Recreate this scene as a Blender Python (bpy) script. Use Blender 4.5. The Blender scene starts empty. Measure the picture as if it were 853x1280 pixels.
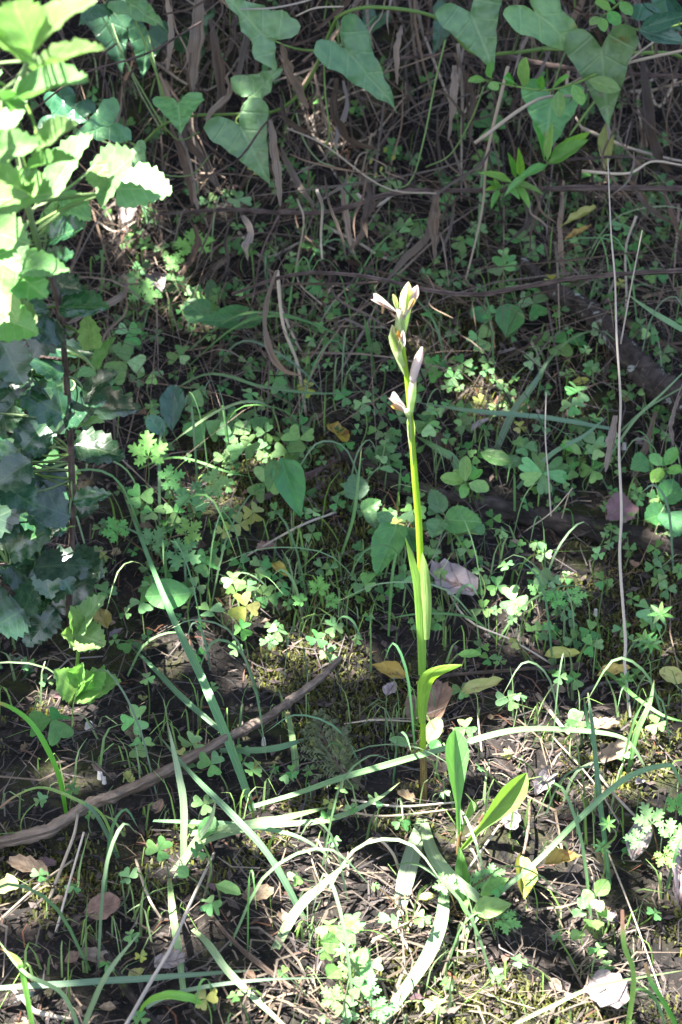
import bpy, math, random
from mathutils import Vector, Matrix, noise

rng = random.Random(11)
sc = bpy.context.scene
COL = sc.collection
V = Vector

# ------------------------------------------------------------------ camera
CAM = V((-0.062, -1.44, 1.08))
PITCH = math.radians(30.0)
FPX = 640.0 / math.tan(math.radians(12.0))          # focal length in photo pixels
FWD = V((0, math.cos(PITCH), -math.sin(PITCH)))
UPV = V((0, math.sin(PITCH), math.cos(PITCH)))
cd = bpy.data.cameras.new('camera'); cam = bpy.data.objects.new('camera', cd); COL.objects.link(cam)
cam.location = CAM; cam.rotation_euler = (math.radians(90) - PITCH, 0, 0)
cd.sensor_fit = 'VERTICAL'; cd.sensor_height = 22.3; cd.lens = 11.15 / math.tan(math.radians(12.0))
cd.clip_start = 0.05; cd.clip_end = 400
cd.dof.use_dof = True; cd.dof.focus_distance = 1.78; cd.dof.aperture_fstop = 8.0
sc.camera = cam

# ------------------------------------------------------------------ light
SUN = V((-0.40, -0.13, 0.9)).normalized()           # towards the sun
w = bpy.data.worlds.new('World'); sc.world = w; w.use_nodes = True
wn = w.node_tree; wn.nodes.clear()
sky = wn.nodes.new('ShaderNodeTexSky'); sky.sky_type = 'NISHITA'; sky.sun_disc = False; sky.air_density = 0.8; sky.dust_density = 4.5; sky.ozone_density = 0.2
sky.sun_elevation = math.asin(SUN.z); sky.sun_rotation = math.atan2(SUN.x, SUN.y)
bg = wn.nodes.new('ShaderNodeBackground'); bg.inputs[1].default_value = 0.1
wo = wn.nodes.new('ShaderNodeOutputWorld')
wn.links.new(sky.outputs[0], bg.inputs[0]); wn.links.new(bg.outputs[0], wo.inputs[0])
sd = bpy.data.lights.new('sun', 'SUN'); sd.energy = 5.0; sd.angle = math.radians(0.5); sd.color = (1, 0.95, 0.86)
so = bpy.data.objects.new('sun', sd); COL.objects.link(so)
so.rotation_euler = SUN.to_track_quat('Z', 'Y').to_euler(); so.location = SUN * 8
sc.view_settings.view_transform = 'Standard'; sc.view_settings.look = 'None'
sc.view_settings.exposure = 3.12; sc.view_settings.gamma = 1.0; sc.view_settings.use_curve_mapping = False
sc.render.engine = 'CYCLES'
sc.cycles.max_bounces = 8; sc.cycles.use_denoising = True

# ------------------------------------------------------------------ ground shape and pixel helpers
def sstep(a, b, x):
    t = min(1, max(0, (x - a) / (b - a))); return t * t * (3 - 2 * t)
def gz(x, y):
    z = 0.04 * max(-1.5, min(y, 3)) + 0.26 * max(0, min(y, 3) - 0.15) + 0.75 * max(0, min(y, 2.6) - 0.72)
    d = math.hypot(x, y - 0.3)
    if d < 3.2:
        z += 0.022 * noise.noise((x * 4.1, y * 4.1, 2.3)) + 0.011 * noise.noise((x * 11, y * 11, 5.1)) + 0.005 * noise.noise((x * 34, y * 34, 9.4))
    else:
        z += 0.12 * noise.noise((x * 0.5, y * 0.5, 2.3))
    return z
def ray(px, py):
    return (FWD + V((1, 0, 0)) * ((px - 426.5) / FPX) + UPV * ((640 - py) / FPX))
def Q(px, py, y):                                    # where the sight line meets the upright plane at y
    d = ray(px, py); return CAM + d * ((y - CAM.y) / d.y)
def H(px, py, h=0.0):                                # where it comes down to height h over the ground
    d = ray(px, py); t = 0.9
    while t < 5:
        p = CAM + d * t
        if p.z - gz(p.x, p.y) < h: break
        t += 0.02
    a, b = t - 0.02, t
    for _ in range(7):
        m = (a + b) / 2; p = CAM + d * m
        if p.z - gz(p.x, p.y) < h: b = m
        else: a = m
    return CAM + d * b
def pix(p):                                          # photo pixel of a point, for wording the labels
    r = p - CAM; z = r.dot(FWD); return 426.5 + FPX * r.x / z, 640 - FPX * r.dot(UPV) / z
def msize(px, p): return px * (p - CAM).dot(FWD) / FPX
def on_ground(p, h=0.003): return V((p.x, p.y, gz(p.x, p.y) + h))
def above(p, h=0.003): return V((p.x, p.y, max(p.z, gz(p.x, p.y) + h)))

# ------------------------------------------------------------------ materials
class NT:
    def __init__(s, name):
        s.m = bpy.data.materials.new(name); s.m.use_nodes = True; s.t = s.m.node_tree; s.t.nodes.clear()
        s.out = s.n('OutputMaterial')
    def n(s, typ, **kw):
        x = s.t.nodes.new('ShaderNode' + typ)
        for k, v in kw.items(): setattr(x, k, v)
        return x
    def l(s, a, b): s.t.links.new(a, b)
    def put(s, sock, v):
        if isinstance(v, bpy.types.NodeSocket): s.l(v, sock)
        else: sock.default_value = v
    def math(s, op, a, b=0.0):
        x = s.n('Math', operation=op); s.put(x.inputs[0], a); s.put(x.inputs[1], b); return x.outputs[0]
    def rng(s, v, a, b, c=0.0, d=1.0):
        x = s.n('MapRange'); s.put(x.inputs[0], v)
        for i, q in enumerate((a, b, c, d)): x.inputs[i + 1].default_value = q
        return x.outputs[0]
    def mix(s, f, a, b, blend='MIX'):
        x = s.n('Mix', data_type='RGBA', blend_type=blend); s.put(x.inputs[0], f)
        for i, q in ((6, a), (7, b)):
            if isinstance(q, tuple): q = (*q[:3], 1)
            s.put(x.inputs[i], q)
        return x.outputs[2]
    def noise(s, vec, scale, detail=3, w=None):
        x = s.n('TexNoise', noise_dimensions='4D' if w is not None else '3D'); s.l(vec, x.inputs['Vector'])
        x.inputs['Scale'].default_value = scale; x.inputs['Detail'].default_value = detail
        if w is not None: s.put(x.inputs['W'], w)
        return x.outputs['Fac']

def leaf_mat(name, c1, c2, vein=(0.2, 0.3, 0.12), vs=0.35, rough=0.42, trans=0.3, spec=0.35, side=6.0, vary=0.35, spot=None, spot_at=0.62, island=False, hue=0.03, tipc=None, tip_from=0.8, nscale=5.0, bump=.35, tt=(1.35, 1.5, 0.5)):
    m = NT(name)
    tc = m.n('TexCoord'); uv = m.n('SeparateXYZ'); m.l(tc.outputs['UV'], uv.inputs[0])
    if island: r = m.n('NewGeometry').outputs['Random Per Island']
    else: r = m.n('ObjectInfo').outputs['Random']
    ax = m.math('ABSOLUTE', m.math('SUBTRACT', uv.outputs[0], 0.5)); ax2 = m.math('MULTIPLY', ax, 2.0)
    mid = m.rng(ax2, 0.015, 0.07, 1, 0)
    sv = m.math('SINE', m.math('MULTIPLY', m.math('SUBTRACT', uv.outputs[1], m.math('MULTIPLY', ax2, 0.32)), side * 6.283))
    sv = m.math('MULTIPLY', m.rng(sv, 0.86, 1.0), 0.65)
    vn = m.math('MAXIMUM', mid, sv)
    n1 = m.noise(tc.outputs['UV'], nscale, 4, m.math('MULTIPLY', r, 60.0))
    col = m.mix(m.rng(n1, 0.35, 0.65), c1, c2)
    if spot:
        n2 = m.noise(tc.outputs['UV'], 3.2, 4, m.math('ADD', m.math('MULTIPLY', r, 40.0), 7.0))
        col = m.mix(m.rng(n2, spot_at, spot_at + 0.07), col, spot)
    if tipc:
        tv = m.math('ADD', uv.outputs[1], m.math('MULTIPLY', m.math('SUBTRACT', n1, 0.5), 0.25))
        col = m.mix(m.rng(tv, tip_from, tip_from + 0.15), col, tipc)
    col = m.mix(m.math('MULTIPLY', vn, vs), col, vein)
    hs = m.n('HueSaturation'); m.l(col, hs.inputs['Color'])
    r2 = m.math('FRACT', m.math('MULTIPLY', r, 13.7))
    m.put(hs.inputs['Hue'], m.rng(r2, 0, 1, 0.5 - hue, 0.5 + hue)); m.put(hs.inputs['Value'], m.rng(r, 0, 1, 1 - vary, 1 + vary))
    r3 = m.math('FRACT', m.math('MULTIPLY', r, 71.3)); m.put(hs.inputs['Saturation'], m.rng(r3, 0, 1, 0.8, 1.1))
    col = hs.outputs[0]
    p = m.n('BsdfPrincipled'); m.l(col, p.inputs['Base Color'])
    m.put(p.inputs['Roughness'], m.rng(n1, 0.3, 0.7, rough - 0.08, rough + 0.12)); p.inputs['Specular IOR Level'].default_value = spec
    bp = m.n('Bump'); bp.inputs['Strength'].default_value = bump; bp.inputs['Distance'].default_value = 0.002
    m.l(m.math('ADD', m.math('MULTIPLY', vn, -0.6), n1), bp.inputs['Height']); m.l(bp.outputs[0], p.inputs['Normal'])
    if trans > 0:
        t = m.n('BsdfTranslucent'); m.l(m.mix(1.0, col, tt, 'MULTIPLY'), t.inputs['Color'])
        x = m.n('MixShader'); x.inputs[0].default_value = trans
        m.l(p.outputs[0], x.inputs[1]); m.l(t.outputs[0], x.inputs[2]); m.l(x.outputs[0], m.out.inputs[0])
    else: m.l(p.outputs[0], m.out.inputs[0])
    return m.m

def fibre_mat(name, c1, c2, rough=0.6, trans=0.15, vary=0.4, island=False, sx=16, sy=2.0, spec=0.25, spot=None, rib=None, tip=None):
    m = NT(name)
    tc = m.n('TexCoord'); mp = m.n('Mapping'); m.l(tc.outputs['UV'], mp.inputs[0]); mp.inputs['Scale'].default_value = (sx, sy, 1)
    r = m.n('NewGeometry').outputs['Random Per Island'] if island else m.n('ObjectInfo').outputs['Random']
    n1 = m.noise(mp.outputs[0], 1.0, 4, m.math('MULTIPLY', r, 50.0))
    col = m.mix(m.rng(n1, 0.32, 0.68), c1, c2)
    if spot:
        n2 = m.noise(tc.outputs['UV'], 9.0, 3, m.math('MULTIPLY', r, 33.0)); col = m.mix(m.rng(n2, 0.6, 0.68), col, spot)
    if rib:
        uv = m.n('SeparateXYZ'); m.l(tc.outputs['UV'], uv.inputs[0]); ax = m.math('ABSOLUTE', m.math('SUBTRACT', uv.outputs[0], 0.5))
        lines = m.rng(m.math('SINE', m.math('MULTIPLY', uv.outputs[0], 62.0)), -1, 1, 0, 0.35)
        col = m.mix(m.math('MAXIMUM', m.rng(ax, .03, .09, .75, 0), lines), col, rib)
        if tip:
            n3 = m.noise(tc.outputs['UV'], 5.0, 4, m.math('MULTIPLY', r, 21.0)); tv = m.math('ADD', uv.outputs[1], m.math('MULTIPLY', m.math('SUBTRACT', n3, .5), .5))
            col = m.mix(m.rng(tv, .9, 1.02), col, tip); col = m.mix(m.rng(n3, .66, .72), col, tip)
    hs = m.n('HueSaturation'); m.l(col, hs.inputs['Color']); m.put(hs.inputs['Value'], m.rng(r, 0, 1, 1 - vary, 1 + vary))
    r2 = m.math('FRACT', m.math('MULTIPLY', r, 17.3)); m.put(hs.inputs['Saturation'], m.rng(r2, 0, 1, 0.65, 1.1))
    p = m.n('BsdfPrincipled'); m.l(hs.outputs[0], p.inputs['Base Color']); p.inputs['Roughness'].default_value = rough
    p.inputs['Specular IOR Level'].default_value = spec
    bp = m.n('Bump'); bp.inputs['Strength'].default_value = 0.5; bp.inputs['Distance'].default_value = 0.0015
    m.l(n1, bp.inputs['Height']); m.l(bp.outputs[0], p.inputs['Normal'])
    if trans:
        t = m.n('BsdfTranslucent'); m.l(hs.outputs[0], t.inputs['Color']); x = m.n('MixShader'); x.inputs[0].default_value = trans
        m.l(p.outputs[0], x.inputs[1]); m.l(t.outputs[0], x.inputs[2]); m.l(x.outputs[0], m.out.inputs[0])
    else: m.l(p.outputs[0], m.out.inputs[0])
    return m.m

def bark_mat(name, c1, c2, lichen=None, at=0.63, scale=40):
    m = NT(name); tc = m.n('TexCoord'); ob = tc.outputs['Object']
    mp = m.n('Mapping'); m.l(tc.outputs['UV'], mp.inputs[0]); mp.inputs['Scale'].default_value = (7, 26, 1)
    n1 = m.noise(ob, scale, 5); n2 = m.noise(mp.outputs[0], 1.0, 4); n3 = m.noise(ob, scale * 1.7, 3)
    f = m.math('ADD', m.math('MULTIPLY', n1, 0.5), m.math('MULTIPLY', n2, 0.5))
    col = m.mix(m.rng(f, 0.38, 0.62), c1, c2)
    if lichen: col = m.mix(m.rng(n3, at, at + 0.04), col, lichen)
    p = m.n('BsdfPrincipled'); m.l(col, p.inputs['Base Color']); p.inputs['Roughness'].default_value = 0.8; p.inputs['Specular IOR Level'].default_value = 0.2
    bp = m.n('Bump'); bp.inputs['Strength'].default_value = 1.0; bp.inputs['Distance'].default_value = 0.006
    m.l(f, bp.inputs['Height']); m.l(bp.outputs[0], p.inputs['Normal']); m.l(p.outputs[0], m.out.inputs[0])
    return m.m

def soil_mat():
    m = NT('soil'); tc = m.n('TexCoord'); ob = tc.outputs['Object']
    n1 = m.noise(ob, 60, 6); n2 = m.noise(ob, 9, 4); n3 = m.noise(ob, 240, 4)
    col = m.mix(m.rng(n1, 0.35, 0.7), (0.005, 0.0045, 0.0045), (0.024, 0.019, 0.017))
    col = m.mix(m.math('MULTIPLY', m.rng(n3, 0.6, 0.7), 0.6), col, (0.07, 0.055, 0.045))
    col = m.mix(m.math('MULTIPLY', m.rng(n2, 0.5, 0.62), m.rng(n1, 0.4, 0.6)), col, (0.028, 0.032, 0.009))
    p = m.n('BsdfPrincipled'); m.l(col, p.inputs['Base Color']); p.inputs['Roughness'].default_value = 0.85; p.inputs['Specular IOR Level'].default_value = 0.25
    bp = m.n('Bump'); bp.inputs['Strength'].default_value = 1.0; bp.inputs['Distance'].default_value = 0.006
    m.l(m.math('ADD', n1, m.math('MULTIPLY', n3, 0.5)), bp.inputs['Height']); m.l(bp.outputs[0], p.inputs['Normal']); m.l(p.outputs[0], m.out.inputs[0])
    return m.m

M = {
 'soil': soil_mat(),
 'clover': leaf_mat('clover_green', (0.125, 0.28, 0.09), (0.175, 0.35, 0.125), (0.18, 0.36, 0.14), 0.3, 0.5, 0.3, 0.3, side=5, vary=0.38, hue=.03),
 'clover_deep': leaf_mat('clover_deep', (0.07, 0.19, 0.05), (0.1, 0.245, 0.07), (0.14, 0.3, 0.1), 0.3, 0.5, 0.3, 0.3, side=5, vary=0.38, hue=.03),
 'clover_yellow': leaf_mat('clover_yellow', (0.20, 0.27, 0.06), (0.33, 0.34, 0.08), (0.36, 0.4, 0.15), 0.3, 0.5, 0.3, 0.25, side=5, vary=0.2, spot=(0.25, 0.16, 0.05)),
 'stalk': fibre_mat('green_stalk', (0.13, 0.25, 0.06), (0.22, 0.33, 0.1), 0.5, 0.2, 0.25),
 'red_stalk': fibre_mat('red_stalk', (0.13, 0.05, 0.03), (0.18, 0.16, 0.06), 0.5, 0.1, 0.2),
 'holly': leaf_mat('holly_dark', (0.014, 0.05, 0.024), (0.026, 0.078, 0.034), (0.09, 0.16, 0.06), 0.4, 0.24, 0.1, 0.6, side=4.5, vary=0.3, hue=0.02, bump=.1),
 'holly_young': leaf_mat('holly_young', (0.125, 0.28, 0.075), (0.19, 0.36, 0.12), (0.32, 0.45, 0.2), 0.5, 0.35, 0.36, 0.45, side=4.5, vary=0.25, tt=(1.1, 1.3, .7)),
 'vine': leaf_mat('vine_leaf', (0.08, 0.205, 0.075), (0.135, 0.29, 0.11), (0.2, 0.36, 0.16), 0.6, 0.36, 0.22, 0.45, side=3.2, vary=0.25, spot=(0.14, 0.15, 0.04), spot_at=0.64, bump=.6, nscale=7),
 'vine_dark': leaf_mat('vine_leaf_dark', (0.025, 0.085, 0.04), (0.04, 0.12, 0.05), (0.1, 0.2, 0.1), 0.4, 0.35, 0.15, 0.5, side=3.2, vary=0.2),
 'herb': leaf_mat('herb_leaf', (0.115, 0.28, 0.075), (0.165, 0.36, 0.11), (0.2, 0.4, 0.15), 0.35, 0.55, 0.3, 0.25, side=4, vary=0.22),
 'bramble': leaf_mat('bramble_leaf', (0.045, 0.15, 0.05), (0.07, 0.2, 0.06), (0.12, 0.26, 0.09), 0.5, 0.4, 0.22, 0.4, side=6, vary=0.2),
 'smooth': leaf_mat('smooth_leaf', (0.11, 0.29, 0.06), (0.16, 0.36, 0.08), (0.25, 0.42, 0.16), 0.5, 0.42, 0.32, 0.35, side=4, vary=0.18),
 'darkoval': leaf_mat('dark_oval_leaf', (0.025, 0.085, 0.05), (0.035, 0.11, 0.06), (0.08, 0.17, 0.09), 0.4, 0.3, 0.1, 0.55, side=5, vary=0.25),
 'orchid': leaf_mat('orchid_green', (0.3, 0.47, 0.035), (0.38, 0.54, 0.055), (0.4, 0.5, 0.1), 0.3, 0.42, 0.4, 0.35, side=0, vary=0.1, hue=0.012, spot=(0.25, 0.4, 0.05), spot_at=.62, nscale=9),
 'orchid_leaf': leaf_mat('orchid_leaf', (0.17, 0.33, 0.06), (0.26, 0.43, 0.09), (0.34, 0.48, 0.14), 0.45, 0.42, 0.34, 0.35, side=0, vary=0.1, hue=0.012, nscale=8, bump=.5),
 'orchid_pale': leaf_mat('orchid_bract', (0.36, 0.48, 0.22), (0.48, 0.56, 0.34), (0.5, 0.5, 0.36), 0.2, 0.45, 0.38, 0.3, side=0, vary=0.08, tipc=(0.56, 0.48, 0.46), tip_from=0.7, hue=0.01),
 'petal': leaf_mat('orchid_petal', (0.6, 0.5, 0.46), (0.68, 0.61, 0.55), (0.5, 0.34, 0.38), 0.3, 0.5, 0.35, 0.25, side=0, vary=0.06, hue=0.005, tt=(1.15, 1.0, 1.05)),
 'lip': leaf_mat('orchid_lip', (0.42, 0.19, 0.07), (0.5, 0.3, 0.12), (0.25, 0.1, 0.05), 0.4, 0.5, 0.3, 0.25, side=0, vary=0.05, hue=0.005),
 'stem_brown': fibre_mat('orchid_stem_base', (0.10, 0.06, 0.035), (0.2, 0.17, 0.07), 0.5, 0.1, 0.1, spot=(0.07, 0.03, 0.02)),
 'blade': fibre_mat('blade_green', (0.06, 0.17, 0.05), (0.13, 0.27, 0.09), 0.42, 0.28, 0.25, spec=0.4, sx=9, sy=1.2, rib=(0.17, 0.31, 0.12), tip=(0.2, 0.15, 0.07)),
 'blade_blue': fibre_mat('blade_bluish', (0.055, 0.155, 0.06), (0.1, 0.23, 0.09), 0.4, 0.22, 0.2, spec=0.45, sx=9, sy=1.2, rib=(0.14, 0.27, 0.15), tip=(0.18, 0.16, 0.08)),
 'blade_pale': fibre_mat('blade_pale', (0.12, 0.24, 0.08), (0.24, 0.37, 0.16), 0.45, 0.3, 0.15, spec=0.4, sx=9, sy=1.2, rib=(0.3, 0.4, 0.22), tip=(0.27, 0.22, 0.11)),
 'blade_turn': leaf_mat('blade_turning', (0.15, 0.32, 0.06), (0.22, 0.38, 0.08), (0.3, 0.4, 0.1), 0.2, 0.45, 0.3, 0.35, side=0, vary=0.15, tipc=(0.33, 0.17, 0.1), tip_from=0.72),
 'straw': fibre_mat('straw', (0.36, 0.29, 0.21), (0.5, 0.42, 0.33), 0.5, 0.12, 0.22),
 'dry': fibre_mat('dry_leaf', (0.10, 0.07, 0.05), (0.26, 0.195, 0.145), 0.65, 0.18, 0.5, sx=10, sy=1.5),
 'dry_dark': fibre_mat('dry_leaf_dark', (0.04, 0.026, 0.018), (0.125, 0.085, 0.06), 0.65, 0.12, 0.4, sx=10, sy=1.5),
 'bark': bark_mat('twig_bark', (0.07, 0.05, 0.04), (0.19, 0.14, 0.11)),
 'bark_red': bark_mat('twig_reddish', (0.05, 0.036, 0.032), (0.17, 0.125, 0.11), None, .6, 70),
 'bark_stick': bark_mat('stick_bark', (0.085, 0.06, 0.045), (0.21, 0.165, 0.13)),
 'bark_lichen': bark_mat('branch_lichen', (0.015, 0.012, 0.011), (0.062, 0.05, 0.044), (0.22, 0.24, 0.22), 0.6, 55),
 'bark_log': bark_mat('log_bark', (0.014, 0.012, 0.011), (0.062, 0.049, 0.043), (0.05, 0.06, 0.02), 0.6, 25),
 'trunk': bark_mat('trunk_bark', (0.05, 0.04, 0.03), (0.14, 0.11, 0.085), None, 0.6, 8),
 'dead_brown': leaf_mat('dead_brown', (0.13, 0.085, 0.06), (0.25, 0.175, 0.13), (0.09, 0.06, 0.045), 0.5, 0.6, 0.12, 0.3, side=5, vary=0.3, spot=(0.08, 0.05, 0.035)),
 'dead_grey': leaf_mat('dead_grey', (0.17, 0.145, 0.152), (0.26, 0.225, 0.235), (0.1, 0.07, 0.065), 0.75, 0.6, 0.12, 0.3, side=3.5, vary=0.12, hue=0.01, spot=(0.15, 0.1, 0.095), spot_at=0.56, bump=.8),
 'dead_yellow': leaf_mat('dead_yellow', (0.36, 0.27, 0.06), (0.47, 0.37, 0.12), (0.42, 0.36, 0.15), 0.4, 0.5, 0.25, 0.3, side=5, vary=0.2, spot=(0.22, 0.12, 0.045), spot_at=.56, hue=0.015, bump=.7),
 'dead_olive': leaf_mat('dead_olive', (0.25, 0.29, 0.07), (0.36, 0.36, 0.12), (0.4, 0.4, 0.18), 0.4, 0.5, 0.25, 0.3, side=5, vary=0.15, spot=(0.2, 0.15, 0.05), hue=0.015),
 'dead_purple': leaf_mat('dead_purple', (0.12, 0.065, 0.075), (0.18, 0.1, 0.115), (0.1, 0.12, 0.06), 0.4, 0.5, 0.2, 0.3, side=5, vary=0.1, spot=(0.1, 0.14, 0.05), spot_at=0.6, hue=0.01),
 'needles_tan': fibre_mat('needles_tan', (0.085, 0.064, 0.047), (0.19, 0.148, 0.11), 0.7, 0.1, 0.65, True),
 'needles_red': fibre_mat('needles_red', (0.07, 0.03, 0.018), (0.14, 0.065, 0.04), 0.7, 0.1, 0.5, True),
 'needles_grey': fibre_mat('needles_grey', (0.03, 0.025, 0.024), (0.1, 0.085, 0.083), 0.7, 0.0, 0.7, True),
 'moss': fibre_mat('moss', (0.06, 0.075, 0.012), (0.15, 0.15, 0.035), 0.7, 0.25, 0.5, True),
 'crumbs': fibre_mat('leaf_crumbs', (0.018, 0.013, 0.012), (0.09, 0.066, 0.056), 0.7, 0.0, 0.85, True),
 'conifer': fibre_mat('conifer_sprig', (0.06, 0.085, 0.03), (0.12, 0.145, 0.06), 0.6, 0.15, 0.35, True),
 'thin_grass': fibre_mat('thin_grass', (0.1, 0.22, 0.045), (0.22, 0.34, 0.1), 0.5, 0.25, 0.4, True),
 'thatch': fibre_mat('thatch', (0.04, 0.028, 0.021), (0.21, 0.155, 0.115), 0.7, 0.1, 0.9, True, sx=10, sy=1.5),
 'canopy': leaf_mat('canopy_leaf', (0.04, 0.1, 0.03), (0.06, 0.14, 0.04), (0.1, 0.18, 0.07), 0.3, 0.45, 0.18, 0.35, island=True),
 'cover': leaf_mat('cover_leaf', (0.06, 0.16, 0.045), (0.1, 0.22, 0.065), (0.1, 0.2, 0.07), 0.3, 0.5, 0.25, 0.3, island=True, vary=0.4),
 'chip': bark_mat('pale_chip', (0.4, 0.38, 0.36), (0.55, 0.53, 0.5)),
}

# ------------------------------------------------------------------ object helpers
def mkmesh(name, verts, faces, uvs=None, mat=None, smooth=True):
    me = bpy.data.meshes.new(name); me.from_pydata([tuple(v) for v in verts], [], faces)
    if uvs:
        ul = me.uv_layers.new(name='UVMap'); li = [0] * len(me.loops); me.loops.foreach_get('vertex_index', li)
        flat = [c for i in li for c in uvs[i]]; ul.data.foreach_set('uv', flat)
    if smooth: me.polygons.foreach_set('use_smooth', [True] * len(me.polygons))
    if mat: me.materials.append(M[mat])
    return me
def link(name, me, parent=None, mw=None):
    o = bpy.data.objects.new(name, me); COL.objects.link(o)
    if parent is not None:
        o.parent = parent
        base = parent.matrix_basis if parent.parent is None else parent.parent.matrix_basis @ parent.matrix_basis
        if parent.parent is not None: o.matrix_parent_inverse = base.inverted(); o.matrix_basis = mw if mw is not None else Matrix()
        else: o.matrix_basis = base.inverted() @ (mw if mw is not None else Matrix())
    elif mw is not None: o.matrix_basis = mw
    return o
def thing(name, loc, label=None, cat=None, group=None):
    o = bpy.data.objects.new(name, None); COL.objects.link(o); o.matrix_basis = Matrix.Translation(loc); o.empty_display_size = 0.01
    if label: tag(o, label, cat, group)
    return o
def tag(o, label=None, cat=None, group=None, kind=None):
    if label: o['label'] = label
    if cat: o['category'] = cat
    if group: o['group'] = group
    if kind: o['kind'] = kind
    return o
def recentre(me, loc):
    me.transform(Matrix.Translation(-loc)); return Matrix.Translation(loc)

def spline(pts, n):                                  # Catmull-Rom through the points
    if len(pts) == 2: return [pts[0].lerp(pts[1], i / n) for i in range(n + 1)]
    P = [pts[0] * 2 - pts[1]] + list(pts) + [pts[-1] * 2 - pts[-2]]
    out = []; segs = len(pts) - 1
    for i in range(n + 1):
        f = i / n * segs; k = min(int(f), segs - 1); t = f - k
        a, b, c, d = P[k], P[k + 1], P[k + 2], P[k + 3]
        out.append(0.5 * ((2 * b) + (c - a) * t + (2 * a - 5 * b + 4 * c - d) * t * t + (3 * b - 3 * c + d - a) * t ** 3))
    return out
def tube_geo(pts, radii, n=12, sides=6, rough=0.0, seed=0):
    sp = spline(pts, n); rs = [radii[min(len(radii) - 1, int(i / n * (len(radii) - 1)))] * (1 - ((i / n * (len(radii) - 1)) % 1)) + radii[min(len(radii) - 1, int(i / n * (len(radii) - 1)) + 1)] * ((i / n * (len(radii) - 1)) % 1) for i in range(n + 1)]
    vs, fs, uv = [], [], []; ref = V((0.31, 0.2, 0.93))
    for i, p in enumerate(sp):
        t = (sp[min(i + 1, n)] - sp[max(i - 1, 0)]).normalized()
        a = t.cross(ref)
        if a.length < 0.1: a = t.cross(V((1, 0, 0)))
        a.normalize(); b = t.cross(a)
        for k in range(sides):
            an = 2 * math.pi * k / sides; r = rs[i]
            if rough: r *= 1 + rough * (noise.noise((math.cos(an) * 1.3 + seed, math.sin(an) * 1.3, i * 0.3 + seed)) + .5 * noise.noise((math.cos(an) * 3 + seed, math.sin(an) * 3, i * 0.8 + seed)))
            vs.append(p + (a * math.cos(an) + b * math.sin(an)) * r); uv.append((k / sides, i / n))
    for i in range(n):
        for k in range(sides):
            k2 = (k + 1) % sides; fs.append((i * sides + k, i * sides + k2, (i + 1) * sides + k2, (i + 1) * sides + k))
    fs.append(tuple(range(sides))[::-1]); fs.append(tuple(range(n * sides, n * sides + sides)))
    return vs, fs, uv
def tube(name, pts, radii, mat, parent=None, n=12, sides=6, rough=0.0):
    vs, fs, uv = tube_geo(pts, radii, n, sides, rough, rng.random() * 50)
    me = mkmesh(name, vs, fs, uv, mat)
    if parent is None: return link(name, me, None, recentre(me, pts[0]))
    return link(name, me, parent)
def ribbon_geo(pts, width, n=14, fold=0.25, hint=V((0, -0.45, 0.9)), twist=(0, 0), taper=(0.5, 0.08), peak=0.4, jit=0.0):
    sp = spline(pts, n); vs, fs, uv = [], [], []; sd0 = rng.random() * 90
    for i, p in enumerate(sp):
        f = i / n; t = (sp[min(i + 1, n)] - sp[max(i - 1, 0)]).normalized()
        s = t.cross(hint)
        if s.length < 0.05: s = t.cross(V((1, 0, 0)))
        s.normalize(); nn = s.cross(t)
        an = twist[0] + (twist[1] - twist[0]) * f
        s, nn = s * math.cos(an) + nn * math.sin(an), nn * math.cos(an) - s * math.sin(an)
        wv = taper[0] + (1 - taper[0]) * math.sin(math.pi / 2 * min(1, f / peak)) if f < peak else taper[1] + (1 - taper[1]) * math.cos(math.pi / 2 * (f - peak) / (1 - peak)) ** 0.8
        hw = width * 0.5 * wv; jl = jr = jm = 0
        if jit: jl, jr, jm = [jit * noise.noise((f * 9 + sd0, q, 0.7)) for q in (0.3, 3.7, 7.1)]
        for c in (-1, -.55, 0, .55, 1):
            jj, kk = (jl, jr) if c < 0 else (jr, jl); e = abs(c)
            vs.append(p + s * (hw * c * (1 + jj * e)) + nn * (hw * (e ** .7 * fold - .35 * fold * e * e * e + kk * 2 * e + jm * 2 * (1 - e)))); uv.append((.5 + c / 2, f))
    for i in range(n):
        for c in range(4): a = i * 5 + c; fs.append((a, a + 1, a + 6, a + 5))
    return vs, fs, uv
def ribbon(name, pts, width, mat, parent=None, **kw):
    vs, fs, uv = ribbon_geo(pts, width, **kw); me = mkmesh(name, vs, fs, uv, mat)
    if parent is None: return link(name, me, None, recentre(me, pts[0]))
    return link(name, me, parent)

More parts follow.
